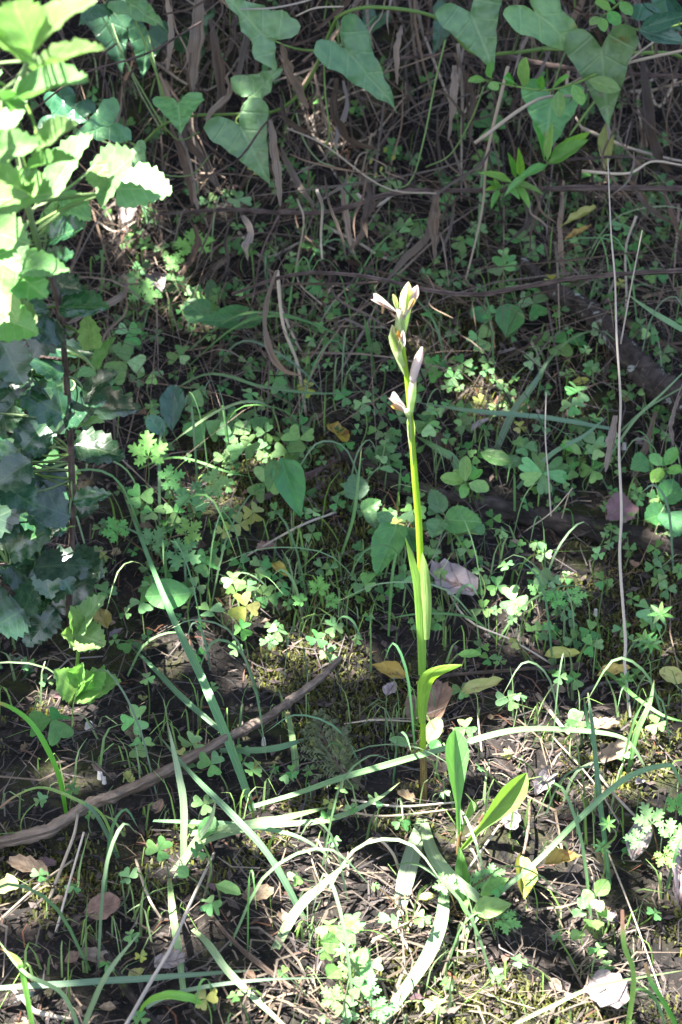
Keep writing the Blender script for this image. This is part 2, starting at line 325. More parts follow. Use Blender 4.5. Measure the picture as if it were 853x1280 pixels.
# leaf patterns: right-hand edge from base to tip, length 1
def smooth_edge(pts, n):
    return [(p.x, p.y) for p in spline([V((a, b, 0)) for a, b in pts], n)]
def teeth(pts, n, depth, back=0.02):
    e = smooth_edge(pts, n * 2); out = []
    for i, (x, y) in enumerate(e):
        if 0 < i < len(e) - 1:
            if i % 2: x, y = x + depth, y + back
            else: x = max(0.015, x - depth * 0.6)
        out.append((x, y))
    return out
EDGE = {
 'heart': [(0, 0), (0.13, 0.12), (0.3, 0.36), (0.45, 0.64), (0.49, 0.84), (0.4, 0.98), (0.22, 1.0), (0.08, 0.93), (0, 0.84)],
 'oval': smooth_edge([(0, 0), (0.3, 0.2), (0.47, 0.45), (0.42, 0.72), (0.2, 0.93), (0, 1)], 10),
 'lance': smooth_edge([(0, 0), (0.35, 0.18), (0.5, 0.38), (0.36, 0.68), (0.13, 0.91), (0, 1)], 10),
 'spatula': smooth_edge([(0, 0), (0.1, 0.12), (0.13, 0.35), (0.34, 0.6), (0.5, 0.8), (0.47, 0.92), (0.27, 0.99), (0, 1.0)], 14),
 'holly': teeth([(0, 0), (0.33, 0.1), (0.47, 0.32), (0.45, 0.6), (0.28, 0.83), (0, 1.06)], 7, 0.062, 0.012),
 'hollyyoung': teeth([(0, 0), (0.36, 0.1), (0.5, 0.35), (0.44, 0.65), (0.24, 0.88), (0, 1.02)], 9, 0.045, 0.012),
 'serrate': teeth([(0, 0), (0.3, 0.08), (0.48, 0.3), (0.42, 0.6), (0.2, 0.86), (0, 1)], 11, 0.022, 0.012),
 'arrow': smooth_edge([(0, 0), (0.09, -0.14), (0.25, -0.27), (0.45, -0.22), (0.5, -0.03), (0.39, 0.15), (0.29, 0.34), (0.2, 0.55), (0.09, 0.8), (0, 1)], 20),
 'lobe': [(0, 0), (0.07, 0.2), (0.34, 0.3), (0.36, 0.37), (0.2, 0.42), (0.47, 0.55), (0.5, 0.63), (0.22, 0.63), (0.38, 0.8), (0.36, 0.86), (0.14, 0.83), (0.1, 0.97), (0, 1)],
 'broken': [(0, 0), (0.25, 0.06), (0.42, 0.2), (0.38, 0.34), (0.5, 0.5), (0.44, 0.62), (0.46, 0.76), (0.27, 0.84), (0.2, 0.97), (0, 0.95)],
}
def leaf_geo(edge, fold=0.15, curl=0.0, wave=0.0, cup=0.0, jit=0.03, seed=0, cols=3):
    e = EDGE[edge]; n = len(e) - 1; vs, fs, uv = [], [], []; ym = e[-1][1]; W = 2 * cols + 1; r = random.Random(seed)
    for i in range(n + 1):
        x, y = e[i]; my = ym * i / n
        jl, jr = [1 + jit * r.uniform(-1.6, 1.6) for _ in '12']
        for k in range(-cols, cols + 1):
            f = abs(k) / cols; j = jl if k < 0 else jr
            X = x * f * j * (1 if k >= 0 else -1); Y = my + (y - my) * f
            Z = fold * abs(X) - cup * X * X + curl * (Y - 0.3) * abs(Y - 0.3) + wave * noise.noise((X * 3.1 + seed, Y * 3.1, seed * 1.7)) + wave * 0.5 * f * math.sin(Y * 19 + seed + (0 if k > 0 else 2))
            vs.append((X, Y, Z)); uv.append((X + 0.5, Y))
    for i in range(n):
        for k in range(W - 1):
            a = i * W + k; fs.append((a, a + 1, a + W + 1, a + W))
    return vs, fs, uv
TPL = {}
def tpl(kind, mat, variants=5, **kw):
    key = (kind, mat, tuple(sorted(kw.items())))
    if key not in TPL:
        L = []
        for s in range(variants):
            q = dict(kw); q['curl'] = q.get('curl', 0) + 0.25 * (s / max(1, variants - 1) - 0.5) * (0 if kind == 'heart' else 1); q['fold'] = q.get('fold', 0.15) * (0.7 + 0.6 * ((s * 37) % 5) / 4)
            if kind == 'fern':                        # deeply cut leaf of five lobes in one blade
                vs, fs, uv = [], [], []
                for a, ln, wd in ((0, 1.0, .62), (0.95, .82, .55), (-0.95, .82, .55), (1.95, .55, .42), (-1.95, .55, .42)):
                    g = leaf_geo('lobe', seed=s * 7 + int(a * 10), cols=2, **{k: v for k, v in q.items()}); b = len(vs); ca, sa = math.cos(a), math.sin(a)
                    for (X, Y, Z) in g[0]:
                        X *= wd; Y *= ln; vs.append((X * ca + Y * sa, -X * sa + Y * ca, Z * ln + 0.02 * abs(a)))
                    fs += [tuple(i + b for i in f) for f in g[1]]; uv += g[2]
                L.append(mkmesh('fern_leaf', vs, fs, uv, mat))
            else:
                vs, fs, uv = leaf_geo(kind, seed=s * 3.3 + len(TPL), **q); L.append(mkmesh(kind + '_leaf', vs, fs, uv, mat))
        TPL[key] = L
    return rng.choice(TPL[key])
def frame(base, along, normal, sx, sy, sz=None):
    y = along.normalized(); z = normal - y * normal.dot(y)
    if z.length < 1e-3: z = y.orthogonal()
    z.normalize(); x = y.cross(z)
    m = Matrix((x * sx, y * sy, z * (sz if sz is not None else sy))).transposed().to_4x4()
    m.translation = base; return m
def rv(s): return V((rng.uniform(-s, s), rng.uniform(-s, s), rng.uniform(-s, s)))
LOOK = V((0, -0.62, 0.78))                           # leaves lean to the open side and up
def leaf(name, kind, mat, base, tip, width, parent=None, normal=None, tilt=0.25, **kw):
    me = tpl(kind, mat, **kw); d = tip - base
    return link(name, me, parent, frame(base, d, (normal or LOOK) + rv(tilt), width, d.length))
_sv, _sf, _su = tube_geo([V((0, 0, 0)), V((0.05, 0.3, 0.04)), V((0.03, 0.7, 0.07)), V((0, 1, 0))], [1, 0.8], 5, 4)
# unit stalk: thickness and length scaled apart, so its bend is built into its own coordinates
def unit_stalk(bend, n=6):
    vs, fs, uv = [], [], []
    for i in range(n + 1):
        t = i / n; b = bend * math.sin(math.pi * t)
        for k in range(4):
            a = math.pi / 2 * k; vs.append((math.cos(a) * (1 - .3 * t) + b, t, math.sin(a) * (1 - .3 * t) + b * .6)); uv.append((k / 4, t))
    for i in range(n):
        for k in range(4):
            k2 = (k + 1) % 4; fs.append((i * 4 + k, i * 4 + k2, i * 4 + 4 + k2, i * 4 + 4 + k))
    return vs, fs, uv
STALKS = {m: [mkmesh('stalk', *unit_stalk(b), m) for b in (-9, -4, 3, 8)] for m in ('stalk', 'red_stalk', 'straw', 'bark')}
def stalk(name, a, b, r, parent, mat='stalk', straight=False):
    d = b - a
    if d.length < 1e-4: d = V((0, 0, 1e-3))
    return link(name, STALKS[mat][2 if straight else rng.randrange(4)], parent, frame(a, d, rv(1) + V((0, 0, .1)), r, d.length, r))

# ------------------------------------------------------------------ wording for the many small things
MARKS = [((528, 900), 'the foot of the orchid stem'), ((515, 560), 'the upper orchid stem'), ((527, 760), 'the middle of the orchid stem'), ((500, 385), 'the orchid flowers'),
 ((565, 727), 'the grey lilac dead leaf'), ((487, 842), 'the yellow leaf beside the orchid'), ((415, 940), 'the feathery conifer sprig'), ((610, 1000), 'the spoon-leaved seedling'),
 ((775, 780), 'the lower tall straw stalk'), ((772, 450), 'the middle of the tall straw stalk'), ((764, 260), 'the tip of the tall straw stalk'), ((790, 440), 'the lichened branch'),
 ((640, 640), 'the half-buried log'), ((85, 650), 'the holly stem'), ((115, 810), 'the young holly shoot'), ((130, 510), 'the right-hand holly leaves'),
 ((70, 1030), 'the lower end of the fallen stick'), ((270, 930), 'the middle of the fallen stick'), ((410, 835), 'the upper end of the fallen stick'), ((215, 770), 'the broad dark grass blade'),
 ((128, 1135), 'the round tan dead leaf'), ((215, 1205), 'the whitish dead leaf'), ((655, 1095), 'the upright yellow-tan dead leaf'), ((760, 1240), 'the purple-grey dead leaf'),
 ((820, 1040), 'the bushy cut-leaved herb'), ((240, 300), 'the uppermost cut-leaved herb'), ((180, 370), 'the cut-leaved herb by the holly'), ((240, 610), 'the large cut-leaved herb'), ((300, 170), 'the arrow-shaped vine leaf on the left'), ((755, 110), 'the large drooping vine leaf on the right'), ((450, 85), 'the vine leaf above the orchid'),
 ((640, 225), 'the narrow-leaved sprig'), ((360, 420), 'the bent straw stalk'), ((355, 600), 'the broad sorrel leaf'), ((477, 690), 'the single bramble leaf'), ((585, 600), 'the pale rosette above the bramble leaf'),
 ((825, 580), 'the rosette at the right edge'), ((770, 640), 'the purple blotched leaf'), ((760, 345), 'the reddish twig at right'), ((340, 265), 'the long horizontal twig'), ((345, 210), 'the grey hanging dry leaf'), ((560, 370), 'the pale twig behind the flowers'),
 ((560, 135), 'the grey strip at the brush centre'), ((820, 150), 'the dark broad hanging strip'), ((543, 285), 'the wide strip under the long twig'), ((262, 80), 'the wide brown hanging leaf'), ((600, 25), 'the top centre vine leaf'), ((832, 40), 'the dark glossy corner leaves'), ((437, 150), 'the brown hooked strip'), ((700, 40), 'the slanting vine leaf'),
 ((840, 848), 'the olive leaf at the right edge'), ((440, 1150), 'the sunlit straw in front'), ((600, 1230), 'the sunlit litter in front'), ((300, 1235), 'the lowest lying grass blade'), ((20, 1110), 'the small cream dead leaf'), ((745, 1000), 'the upright bluish blade'), ((350, 1025), 'the pale blade tangle'), ((400, 760), 'the tuft of thin grass')]
PEND = []
def later(o, p, desc, cat, group, word='by'):        # worded at the end, when all of a kind are known
    PEND.append((o, pix(p), desc, cat, group))
ORD = ['closest', 'second closest', 'third closest', 'fourth closest', 'fifth closest', 'sixth closest', 'seventh closest', 'eighth closest', 'ninth closest', 'tenth closest', 'eleventh closest', 'twelfth closest', 'thirteenth closest', 'fourteenth closest', 'fifteenth closest', 'sixteenth closest', 'seventeenth closest', 'eighteenth closest']
def word_all():
    B = {}
    for o, (x, y), desc, cat, group in PEND:
        d, mk = min((math.hypot(x - a, y - b), (a, b, t)) for (a, b), t in MARKS)
        dx, dy = x - mk[0], y - mk[1]
        rel = ('left of' if dx < 0 else 'right of') if abs(dx) > abs(dy) else ('above' if dy < 0 else 'below')
        B.setdefault((desc, rel, mk[2], cat, group), []).append((d, o))
    for (desc, rel, mk, cat, group), L in B.items():
        L.sort(key=lambda q: q[0])
        for i, (d, o) in enumerate(L):
            tag(o, f'{desc} {rel} {mk}' + ('' if len(L) == 1 else ', ' + (ORD[i] if i < 18 else 'farther off')), cat, group)

# ------------------------------------------------------------------ the setting: ground
def axis(lo, hi, a, b, step):
    xs = []; x = a
    while x < b: xs.append(x); x += step
    s = step
    while x < hi: xs.append(x); s *= 1.22; x += s
    xs.append(hi); x = a; s = step; left = []
    while x > lo: s *= 1.22; x -= s; left.append(max(lo, x))
    return left[::-1] + xs
XS = axis(-60, 60, -1.0, 0.95, 0.012); YS = axis(-60, 80, -0.6, 1.5, 0.012)
gv, gf = [], []
for y in YS:
    for x in XS:
        z = gz(x, y)
        if -1.1 < x < 1.05 and -.7 < y < 1.6: z += 0.004 * noise.noise((x * 75, y * 75, 1.5)) + 0.003 * noise.noise((x * 140, y * 140, 4.5))
        gv.append((x, y, z))
nx = len(XS)
for j in range(len(YS) - 1):
    for i in range(nx - 1): gf.append((j * nx + i, j * nx + i + 1, (j + 1) * nx + i + 1, (j + 1) * nx + i))
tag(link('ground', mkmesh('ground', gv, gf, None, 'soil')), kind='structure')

# ------------------------------------------------------------------ unseen tree added for shade: leaf slab across the sun, gaps cut for sun spots
LIT = []  # spots meant to be sunlit; the added crown stays open over them
def lit(p, r): LIT.append((p, r * 1.1 + .004))
for px, py, r in ((498, 372, .022), (500, 405, .02), (503, 440, .016), (508, 480, .018), (511, 520, .02), (514, 555, .02), (518, 595, .02), (521, 635, .02), (524, 668, .014), (528, 770, .013), (532, 760, .012), (530, 858, .014), (529, 840, .008), (560, 836, .01)): lit(Q(px, py, -.003), r * 1.2 + .004)
for px, py, r in ((455, 1088, .028), (440, 1135, .036), (460, 1190, .036), (435, 1255, .036), (515, 1190, .026), (570, 1175, .034), (610, 1215, .046), (660, 1250, .044), (598, 1125, .03), (645, 1135, .022), (690, 1275, .03), (385, 1090, .016), (545, 1270, .026), (545, 1052, .012), (345, 1027, .016), (400, 1012, .016),
   (640, 985, .018), (570, 925, .016), (620, 1000, .012), (660, 912, .016), (800, 962, .016), (690, 1060, .012), (225, 800, .014), (222, 1060, .012), (228, 1150, .008), (30, 1120, .008), (10, 1250, .016), (345, 1250, .012), (848, 1090, .016), (800, 1240, .012), (845, 1205, .018), (310, 840, .010)): lit(H(px, py, 0.01), r)
for px, py, y, r in ((25, 28, -.26, .036), (68, 25, -.26, .036), (60, 105, -.26, .034), (98, 96, -.26, .02), (22, 180, -.24, .032), (68, 172, -.22, .022), (60, 205, -.22, .016), (28, 248, -.22, .036), (22, 330, -.2, .036), (140, 215, -.1, .026), (180, 230, -.1, .026), (85, 215, -.1, .024), (95, 255, -.08, .014), (22, 70, -.26, .03), (35, 290, -.2, .026), (60, 338, -.18, .014),
   (68, 485, .02, .010), (58, 522, .04, .012), (45, 665, .1, .012), (30, 715, .1, .014), (5, 770, .12, .012), (110, 530, .04, .008), (640, 985, -.09, .018), (615, 1015, -.08, .012), (568, 930, -.06, .018)): lit(Q(px, py, y), r)
for px, py, r in ((150, 262, .012), (166, 258, .008), (160, 287, .008), (192, 338, .010), (255, 232, .008), (225, 372, .007), (20, 588, .008), (300, 742, .007), (352, 790, .007), (250, 602, .007), (640, 752, .008), (700, 700, .006), (600, 480, .006), (410, 800, .008), (320, 560, .006), (735, 880, .008)): lit(H(px, py, 0.02), r)
def build_tree(name, base, top, label):
    t = thing(name, base, label, 'tree')
    tube('trunk', [base + V((0, 0, -.2)), base.lerp(top, .35) + V((.08, 0, 0)), base.lerp(top, .7), top], [.17, .12, .09, .05], 'trunk', t, 16, 10, .25)
    return t
ex = SUN.cross(V((0, 1, 0))).normalized(); ey = ex.cross(SUN)
tb = V((-3.4, 1.6, gz(-3.4, 1.6))); tt = V((-2.9, 1.2, 4.6))
tree = build_tree('added_shade_tree', tb, tt, 'added unseen tree left of the bank, its crown shaped for the dappled shade')
cc = V((0, 0.35, 0.1)) + SUN * 2.3
for k in range(9):
    a = cc + ex * (.7 + .9 * rng.random()) * (-1) ** k + ey * (-1.6 + .4 * k) + SUN * rng.uniform(.35, .9)
    s = tb.lerp(tt, rng.uniform(.6, .98)); tube('limb', [s, s.lerp(a, .5) + V((0, 0, .25)), a], [.03, .016, .006], 'trunk', tree, 10, 6, .2)
cv, cf, cu = [], [], []
litd = []
for p, r in LIT:
    q = p - cc; litd.append((q.dot(ex), q.dot(ey), r))
cell = {}
for a, b, r in litd:
    for i in range(int((a - .2) // .1), int((a + .2) // .1) + 1):
        for j in range(int((b - .2) // .1), int((b + .2) // .1) + 1): cell.setdefault((i, j), []).append((a, b, r))
def crown_leaf(a, b, L):
    if any(math.hypot(a - x, b - y) < r + L * .4 for x, y, r in cell.get((int(a // .1), int(b // .1)), ())): return
    p = cc + ex * a + ey * b + SUN * rng.uniform(-.12, .9)
    nrm = (V((0, 0, 1)) + rv(.9)).normalized(); d = rv(1); d = (d - nrm * d.dot(nrm)).normalized(); s = nrm.cross(d); wd = L * .62
    i = len(cv); d2 = d * L * .5
    cv.extend([p - d2, p - d2 * .1 - s * wd * .5 + nrm * .006, p, p - d2 * .1 + s * wd * .5 + nrm * .006, p + d2])
    cu.extend([(.5, 0), (0, .45), (.5, .5), (1, .45), (.5, 1)])
    cf.extend([(i, i + 2, i + 1), (i, i + 3, i + 2), (i + 1, i + 2, i + 4), (i + 2, i + 3, i + 4)])
for k in range(32000):
    a, b = rng.uniform(-2.1, 2.1), rng.uniform(-2.0, 2.0)
    if math.hypot(a / 2.1, b / 2.0) > 1.05 + .15 * noise.noise((a * 2, b * 2, 0)): continue
    crown_leaf(a, b, rng.uniform(.07, .12))
for x, y, r in litd:                                  # small leaves added round the gaps to tighten the sun spots
    for k in range(170):
        an = rng.uniform(0, 6.283); q = r + rng.uniform(0, .075); crown_leaf(x + math.cos(an) * q, y + math.sin(an) * q, rng.uniform(.025, .045))
link('crown', mkmesh('crown', cv, cf, cu, 'canopy'), tree)

# ------------------------------------------------------------------ litter, moss and thatch that nobody could count
def scatter_px(n, box):
    for _ in range(n): yield rng.uniform(box[0], box[2]), rng.uniform(box[1], box[3])
def scatter_xy(n, x0=-.75, x1=.7, y0=-.5, y1=1.15):
    for _ in range(n): yield rng.uniform(x0, x1), rng.uniform(y0, y1)
def strips(name, n, mat, lmin, lmax, wd, lift, rise, label, cat, curve=.15, dens=None, area=None):
    vs, fs, uv = [], [], []
    for x, y in scatter_xy(n, *(area or (-.75, .7, -.5, 1.15))):
        if dens and rng.random() > dens(x, y): continue
        L = rng.uniform(lmin, lmax); a = rng.uniform(0, 6.283); d = V((math.cos(a), math.sin(a), 0)); c = V((-d.y, d.x, 0)) * L * rng.uniform(-curve, curve)
        p0 = V((x, y, gz(x, y) + rng.uniform(0, lift))); q = p0 + d * L; p2 = V((q.x, q.y, gz(q.x, q.y) + rng.uniform(0, lift) + rng.uniform(0, rise))); p1 = (p0 + p2) / 2 + c + V((0, 0, rng.uniform(.001, .006)))
        i = len(vs); s = V((-d.y, d.x, rng.uniform(-.6, .6))) * wd * rng.uniform(.6, 1.3) * .5
        vs += [p0 - s, p0 + s, p1 - s, p1 + s, p2 - s * .4, p2 + s * .4]; uv += [(0, 0), (1, 0), (0, .5), (1, .5), (0, 1), (1, 1)]
        fs += [(i, i + 1, i + 3, i + 2), (i + 2, i + 3, i + 5, i + 4)]
    return tag(link(name, mkmesh(name, vs, fs, uv, mat)), label, cat, kind='stuff')
strips('tan_needle_litter', 11000, 'needles_tan', .006, .03, .0010, .006, .004, 'pale tan needles and straw bits strewn over the dark soil', 'litter', dens=lambda x, y: .25 + .75 * sstep(.0, .25, noise.noise((x * 5, y * 5, 3))) + (.5 if math.hypot(x - .02, y + .2) < .16 else 0))
strips('reddish_needle_litter', 5500, 'needles_red', .008, .03, .0012, .006, .004, 'reddish brown needles strewn over the dark soil', 'litter', dens=lambda x, y: .2 + .8 * sstep(-.1, .25, noise.noise((x * 6, y * 6, 13))))
strips('grey_stem_litter', 6500, 'needles_grey', .01, .05, .0010, .008, .012, 'fine grey dead stems lying all over the soil', 'litter', curve=.3)
strips('straw_scraps', 220, 'needles_tan', .04, .11, .0014, .012, .02, 'long thin dry straw scraps lying over the soil', 'litter', curve=.3)
strips('sunlit_straw', 550, 'needles_tan', .02, .06, .0016, .012, .012, 'dense bleached straw in the sunlit patch at the front', 'litter', curve=.3, area=(-.14, .13, -.36, -.05), dens=lambda x, y: max(0, 1 - math.hypot((x + .02), (y + .2)) / .17))

vs, fs, uv = [], [], []                               # crumbs of dead leaves
for x, y in scatter_xy(20000):
    L = rng.uniform(.002, .006) * (1.5 if rng.random() < .1 else 1); a = rng.uniform(0, 6.283); d = V((math.cos(a), math.sin(a), rng.uniform(-.4, .4))) * L; s = V((-math.sin(a), math.cos(a), rng.uniform(-.5, .5))) * L * rng.uniform(.4, .8)
    p = V((x, y, gz(x, y) + .003 + rng.uniform(0, .004))); i = len(vs)
    vs += [p - d, p + s * rng.uniform(.4, .7), p + d * rng.uniform(.7, 1), p - s * .6, p + V((0, 0, L * rng.uniform(-.2, .3)))]; uv += [(0, 0), (1, .3), (.8, 1), (.1, .6), (.5, .5)]
    fs += [(i, i + 4, i + 1), (i + 1, i + 4, i + 2), (i + 2, i + 4, i + 3), (i + 3, i + 4, i)]
tag(link('leaf_crumbs', mkmesh('leaf_crumbs', vs, fs, uv, 'crumbs')), 'dark crumbs of rotting leaves covering the soil', 'litter', kind='stuff')

vs, fs, uv = [], [], []                               # moss: many tiny upright fronds in patches
def mossy(x, y): return sstep(.12, .38, noise.noise((x * 6.5, y * 6.5, 21)) + .2 * noise.noise((x * 30, y * 30, 4)) + (.22 if -.02 < x < .24 and -.15 < y < .32 else .0))
for x, y in scatter_xy(170000, -.44, .4, -.34, .6):
    if rng.random() > mossy(x, y): continue
    p = V((x, y, gz(x, y) - .001)); h = rng.uniform(.003, .008); a = rng.uniform(0, 6.283); t = V((math.cos(a), math.sin(a), 0)) * h * rng.uniform(.2, .9); s = V((-math.sin(a), math.cos(a), 0)) * rng.uniform(.0006, .0012)
    i = len(vs); vs += [p - s, p + s, p + t * .5 + V((0, 0, h * .7)) + s * .9, p + t * .5 + V((0, 0, h * .7)) - s * .9, p + t + V((0, 0, h * .8))]; uv += [(0, 0), (1, 0), (1, .6), (0, .6), (.5, 1)]
    fs += [(i, i + 1, i + 2, i + 3), (i + 3, i + 2, i + 4)]
tag(link('moss', mkmesh('moss', vs, fs, uv, 'moss')), 'olive moss in low cushions around the orchid', 'moss', kind='stuff')

def thread(vs, fs, uv, pts, w, n=5):
    sp = spline(pts, n); i = len(vs); s = V((rng.uniform(-1, 1), rng.uniform(-.4, .4), rng.uniform(-.3, .3))).normalized() * w * .5
    for k, p in enumerate(sp):
        f = 1 - .8 * k / n; vs += [p - s * f, p + s * f]; uv += [(0, k / n), (1, k / n)]
    for k in range(n): a = i + k * 2; fs.append((a, a + 1, a + 3, a + 2))
vs, fs, uv = [], [], []                               # fine grass
for _ in range(360):
    cx, cy = (rng.uniform(-.55, .55), rng.uniform(-.35, .95))
    if rng.random() < .05: q = H(rng.gauss(400, 45), rng.gauss(760, 35)); cx, cy = q.x, q.y
    for _ in range(rng.randrange(3, 11)):
        x, y = cx + rng.gauss(0, .016), cy + rng.gauss(0, .016); L = rng.uniform(.02, .06); a = rng.uniform(0, 6.283); ln = rng.uniform(.2, 1.0)
        p0 = V((x, y, gz(x, y) - .002)); d = V((math.cos(a), math.sin(a), 0)) * L * ln; h = L * math.sqrt(max(.05, 1 - ln * ln * .8))
        thread(vs, fs, uv, [p0, p0 + d * .3 + V((0, 0, h * .7)), above(p0 + d + V((0, 0, h * rng.uniform(.3, 1))), .002)], rng.uniform(.0012, .0026))
tag(link('fine_grass', mkmesh('fine_grass', vs, fs, uv, 'thin_grass')), 'fine thread-like green grass scattered among the clover', 'grass', kind='stuff')

vs, fs, uv = [], [], []                               # dead thatch on the bank
for _ in range(8000):
    x, y = rng.uniform(-.8, .75), rng.uniform(.45, 1.35); L = rng.uniform(.05, .22); a = rng.gauss(-1.57, .9) if rng.random() < .65 else rng.uniform(0, 6.283)
    hh = rng.uniform(0, .035) + .14 * sstep(.7, 1.1, y) * rng.random()
    p0 = V((x, y, gz(x, y) + hh)); d = V((math.cos(a), math.sin(a), rng.uniform(-.6, .35))) * L
    thread(vs, fs, uv, [p0, above(p0 + d * .5 + V((0, 0, rng.uniform(0, .025))), .002), above(p0 + d, .002)], rng.choice((.0008, .001, .0013, .0018, .003)))
tag(link('dead_thatch', mkmesh('dead_thatch', vs, fs, uv, 'thatch')), 'tangle of dead grey-brown stems over the dark bank', 'thatch', kind='stuff')

vs, fs, uv = [], [], []                               # small leaves of the ground cover too hidden to tell apart, on and beyond the picture's edges
hv = EDGE['heart']
for _ in range(2000):
    if rng.random() < .6: x, y = rng.uniform(-.62, .6), rng.uniform(.15, .8)
    else:
        x, y = rng.uniform(-1.0, .95), rng.uniform(-.5, 1.5)
        if -.46 < x < .36 and y < .35: continue
    s = rng.uniform(.005, .010); p = V((x, y, gz(x, y) + rng.uniform(.006, .03))); nrm = (LOOK + rv(.6)).normalized(); t = nrm.orthogonal().normalized(); b = nrm.cross(t); a0 = rng.uniform(0, 6.28)
    for k in range(3):
        i = len(vs); c, sn = math.cos(a0 + k * 2.094), math.sin(a0 + k * 2.094); dy = t * c + b * sn; dx = b * c - t * sn
        for (ex_, ey_) in hv[2:-1:2]:
            vs += [p + (dy * ey_ + dx * ex_) * s, p + (dy * ey_ - dx * ex_) * s]; uv += [(.5 + ex_, ey_), (.5 - ex_, ey_)]
        m = (len(vs) - i) // 2; vs += [p, p + dy * .84 * s]; uv += [(.5, 0), (.5, .84)]
        fs.append(tuple([i + 2 * m] + [i + 2 * q for q in range(m)] + [i + 2 * m + 1] + [i + 2 * q + 1 for q in range(m - 1, -1, -1)]))
tag(link('ground_cover', mkmesh('ground_cover', vs, fs, uv, 'cover')), 'low mass of tiny clover leaves filling the shaded bank', 'ground cover', kind='stuff')

# ------------------------------------------------------------------ the orchid
OB = H(530, 1003)
orchid = thing('orchid', OB, 'tall sunlit orchid with pale pink flowers on a yellow-green stem', 'orchid')
def oq(px, py, y=0.0): return Q(px, py, OB.y + y)
tube('stem_foot', [OB + V((0, 0, -.01)), oq(530, 975), oq(529, 945)], [.0029, .0027, .0025], 'stem_brown', orchid, 8, 8, .15)
tube('stem', [oq(529, 946), oq(529, 900), oq(529, 850), oq(528, 790), oq(527, 740), oq(524, 660), oq(519, 600), oq(515, 545), oq(512, 505), oq(508, 465), oq(503, 430), oq(500, 395)], [.0023, .0022, .0022, .0022, .0023, .0024, .0023, .0021, .0019, .0017, .0015, .001], 'orchid', orchid, 44, 10)
def sheath(name, pts, width, mat='orchid_leaf', wrap=1.1, n=16, hint=V((0, -1, .25)), peak=.35, taper=(.8, .03)):
    sp = spline(pts, n); vs, fs, uv = [], [], []
    for i, p in enumerate(sp):
        f = i / n; t = (sp[min(i + 1, n)] - sp[max(i - 1, 0)]).normalized(); s = t.cross(hint).normalized(); nn = s.cross(t)
        wv = taper[0] + (1 - taper[0]) * f / peak if f < peak else taper[1] + (1 - taper[1]) * math.cos(math.pi / 2 * (f - peak) / (1 - peak)) ** .9
        hw = width * .5 * wv; wr = wrap * (1 - .55 * f)
        for k in range(-3, 4):
            an = k / 3 * wr; vs.append(p + s * math.sin(an) / max(.3, wr) * hw * 1.2 - nn * (1 - math.cos(an)) * hw * .9); uv.append((.5 + k / 6, f))
    for i in range(n):
        for k in range(6): a = i * 7 + k; fs.append((a, a + 1, a + 8, a + 7))
    return link(name, mkmesh(name, vs, fs, uv, mat), orchid)
sheath('stem_leaf', [oq(528, 845, -.005), oq(527, 790, -.006), oq(523, 735, -.006), oq(515, 700, -.005), oq(507, 672, -.006)], .0068, peak=.3)
sheath('stem_leaf', [oq(533, 800, -.0062), oq(534, 760, -.0075), oq(531, 715, -.007), oq(528, 690, -.005)], .0072, wrap=1.4, peak=.4)
sheath('stem_leaf', [oq(528, 905, -.004), oq(529, 875, -.006), oq(534, 850, -.012), oq(551, 838, -.024), oq(578, 831, -.03)], .0102, peak=.4, wrap=1.2, taper=(.5, .05))
ribbon('basal_leaf', [H(528, 1024, .006), H(515, 1070, .02), H(505, 1110, .015), H(499, 1145, .006)], .0125, 'blade_pale', orchid, fold=.2, taper=(.55, .4), peak=.45)
ribbon('basal_leaf', [H(529, 1024, .006), H(540, 1065, .03), H(563, 1096, .035), H(600, 1125, .025), H(645, 1165, .006)], .0098, 'blade_pale', orchid, fold=.3, taper=(.55, .15), peak=.35, n=20)
ribbon('basal_leaf', [H(556, 1105, .01), H(552, 1150, .02), H(535, 1195, .02), H(505, 1240, .015), H(470, 1292, .008)], .0095, 'blade', orchid, fold=.3, taper=(.6, .4), peak=.35, n=20)
def fl(name, a, b, wd, mat, kind='lance', y0=-.003, y1=-.003, parent=None, **kw):
    return leaf(name, kind, mat, oq(*a, y0), oq(*b, y1), .85 * msize(wd, OB + V((0, 0, .3))), parent or orchid, V((0, -1, .3)), .1, **kw)
fl('bract', (516, 580), (512, 515), 12, 'orchid_pale', fold=-.5, cup=1.2, y0=-.002, y1=-.006)
fl('bract', (506, 470), (491, 408), 18, 'orchid_pale', fold=-.5, cup=1.2, y0=-.002, y1=-.008)
fl('bract', (503, 432), (511, 350), 19, 'orchid_pale', fold=-.5, cup=1.2, y0=-.003, y1=-.010)
f3 = tube('flower', [oq(513, 518, -.002), oq(515, 495, -.005), oq(517, 472, -.006)], [.0018, .003, .002], 'orchid_pale', orchid, 8, 8)
f1 = tube('flower', [oq(500, 430, -.002), oq(499, 408, -.005), oq(500, 386, -.006)], [.0018, .0028, .0022], 'orchid_pale', orchid, 8, 8)
f2 = tube('flower', [oq(505, 458, -.002), oq(500, 446, -.005), oq(498, 432, -.007)], [.0014, .002, .0018], 'orchid_pale', orchid, 8, 8)
f4 = tube('flower', [oq(512, 522, -.002), oq(510, 517, -.005), oq(507, 513, -.007)], [.0014, .002, .0016], 'orchid_pale', orchid, 6, 8)
tube('bud', [oq(516, 477, -.006), oq(519, 462, -.007), oq(524, 447, -.007), oq(528, 434, -.007)], [.002, .0031, .0029, .0006], 'petal', f3, 10, 10)
fl('sepal', (503, 402), (522, 357), 13, 'petal', fold=-.45, cup=1.0, y0=-.006, y1=-.012, parent=f1)
fl('sepal', (499, 392), (465, 372), 12, 'petal', fold=-.45, cup=1.0, y0=-.006, y1=-.022, parent=f1)
fl('sepal', (497, 390), (491, 366), 7, 'orchid_pale', fold=-.4, y0=-.006, y1=-.010, parent=f1)
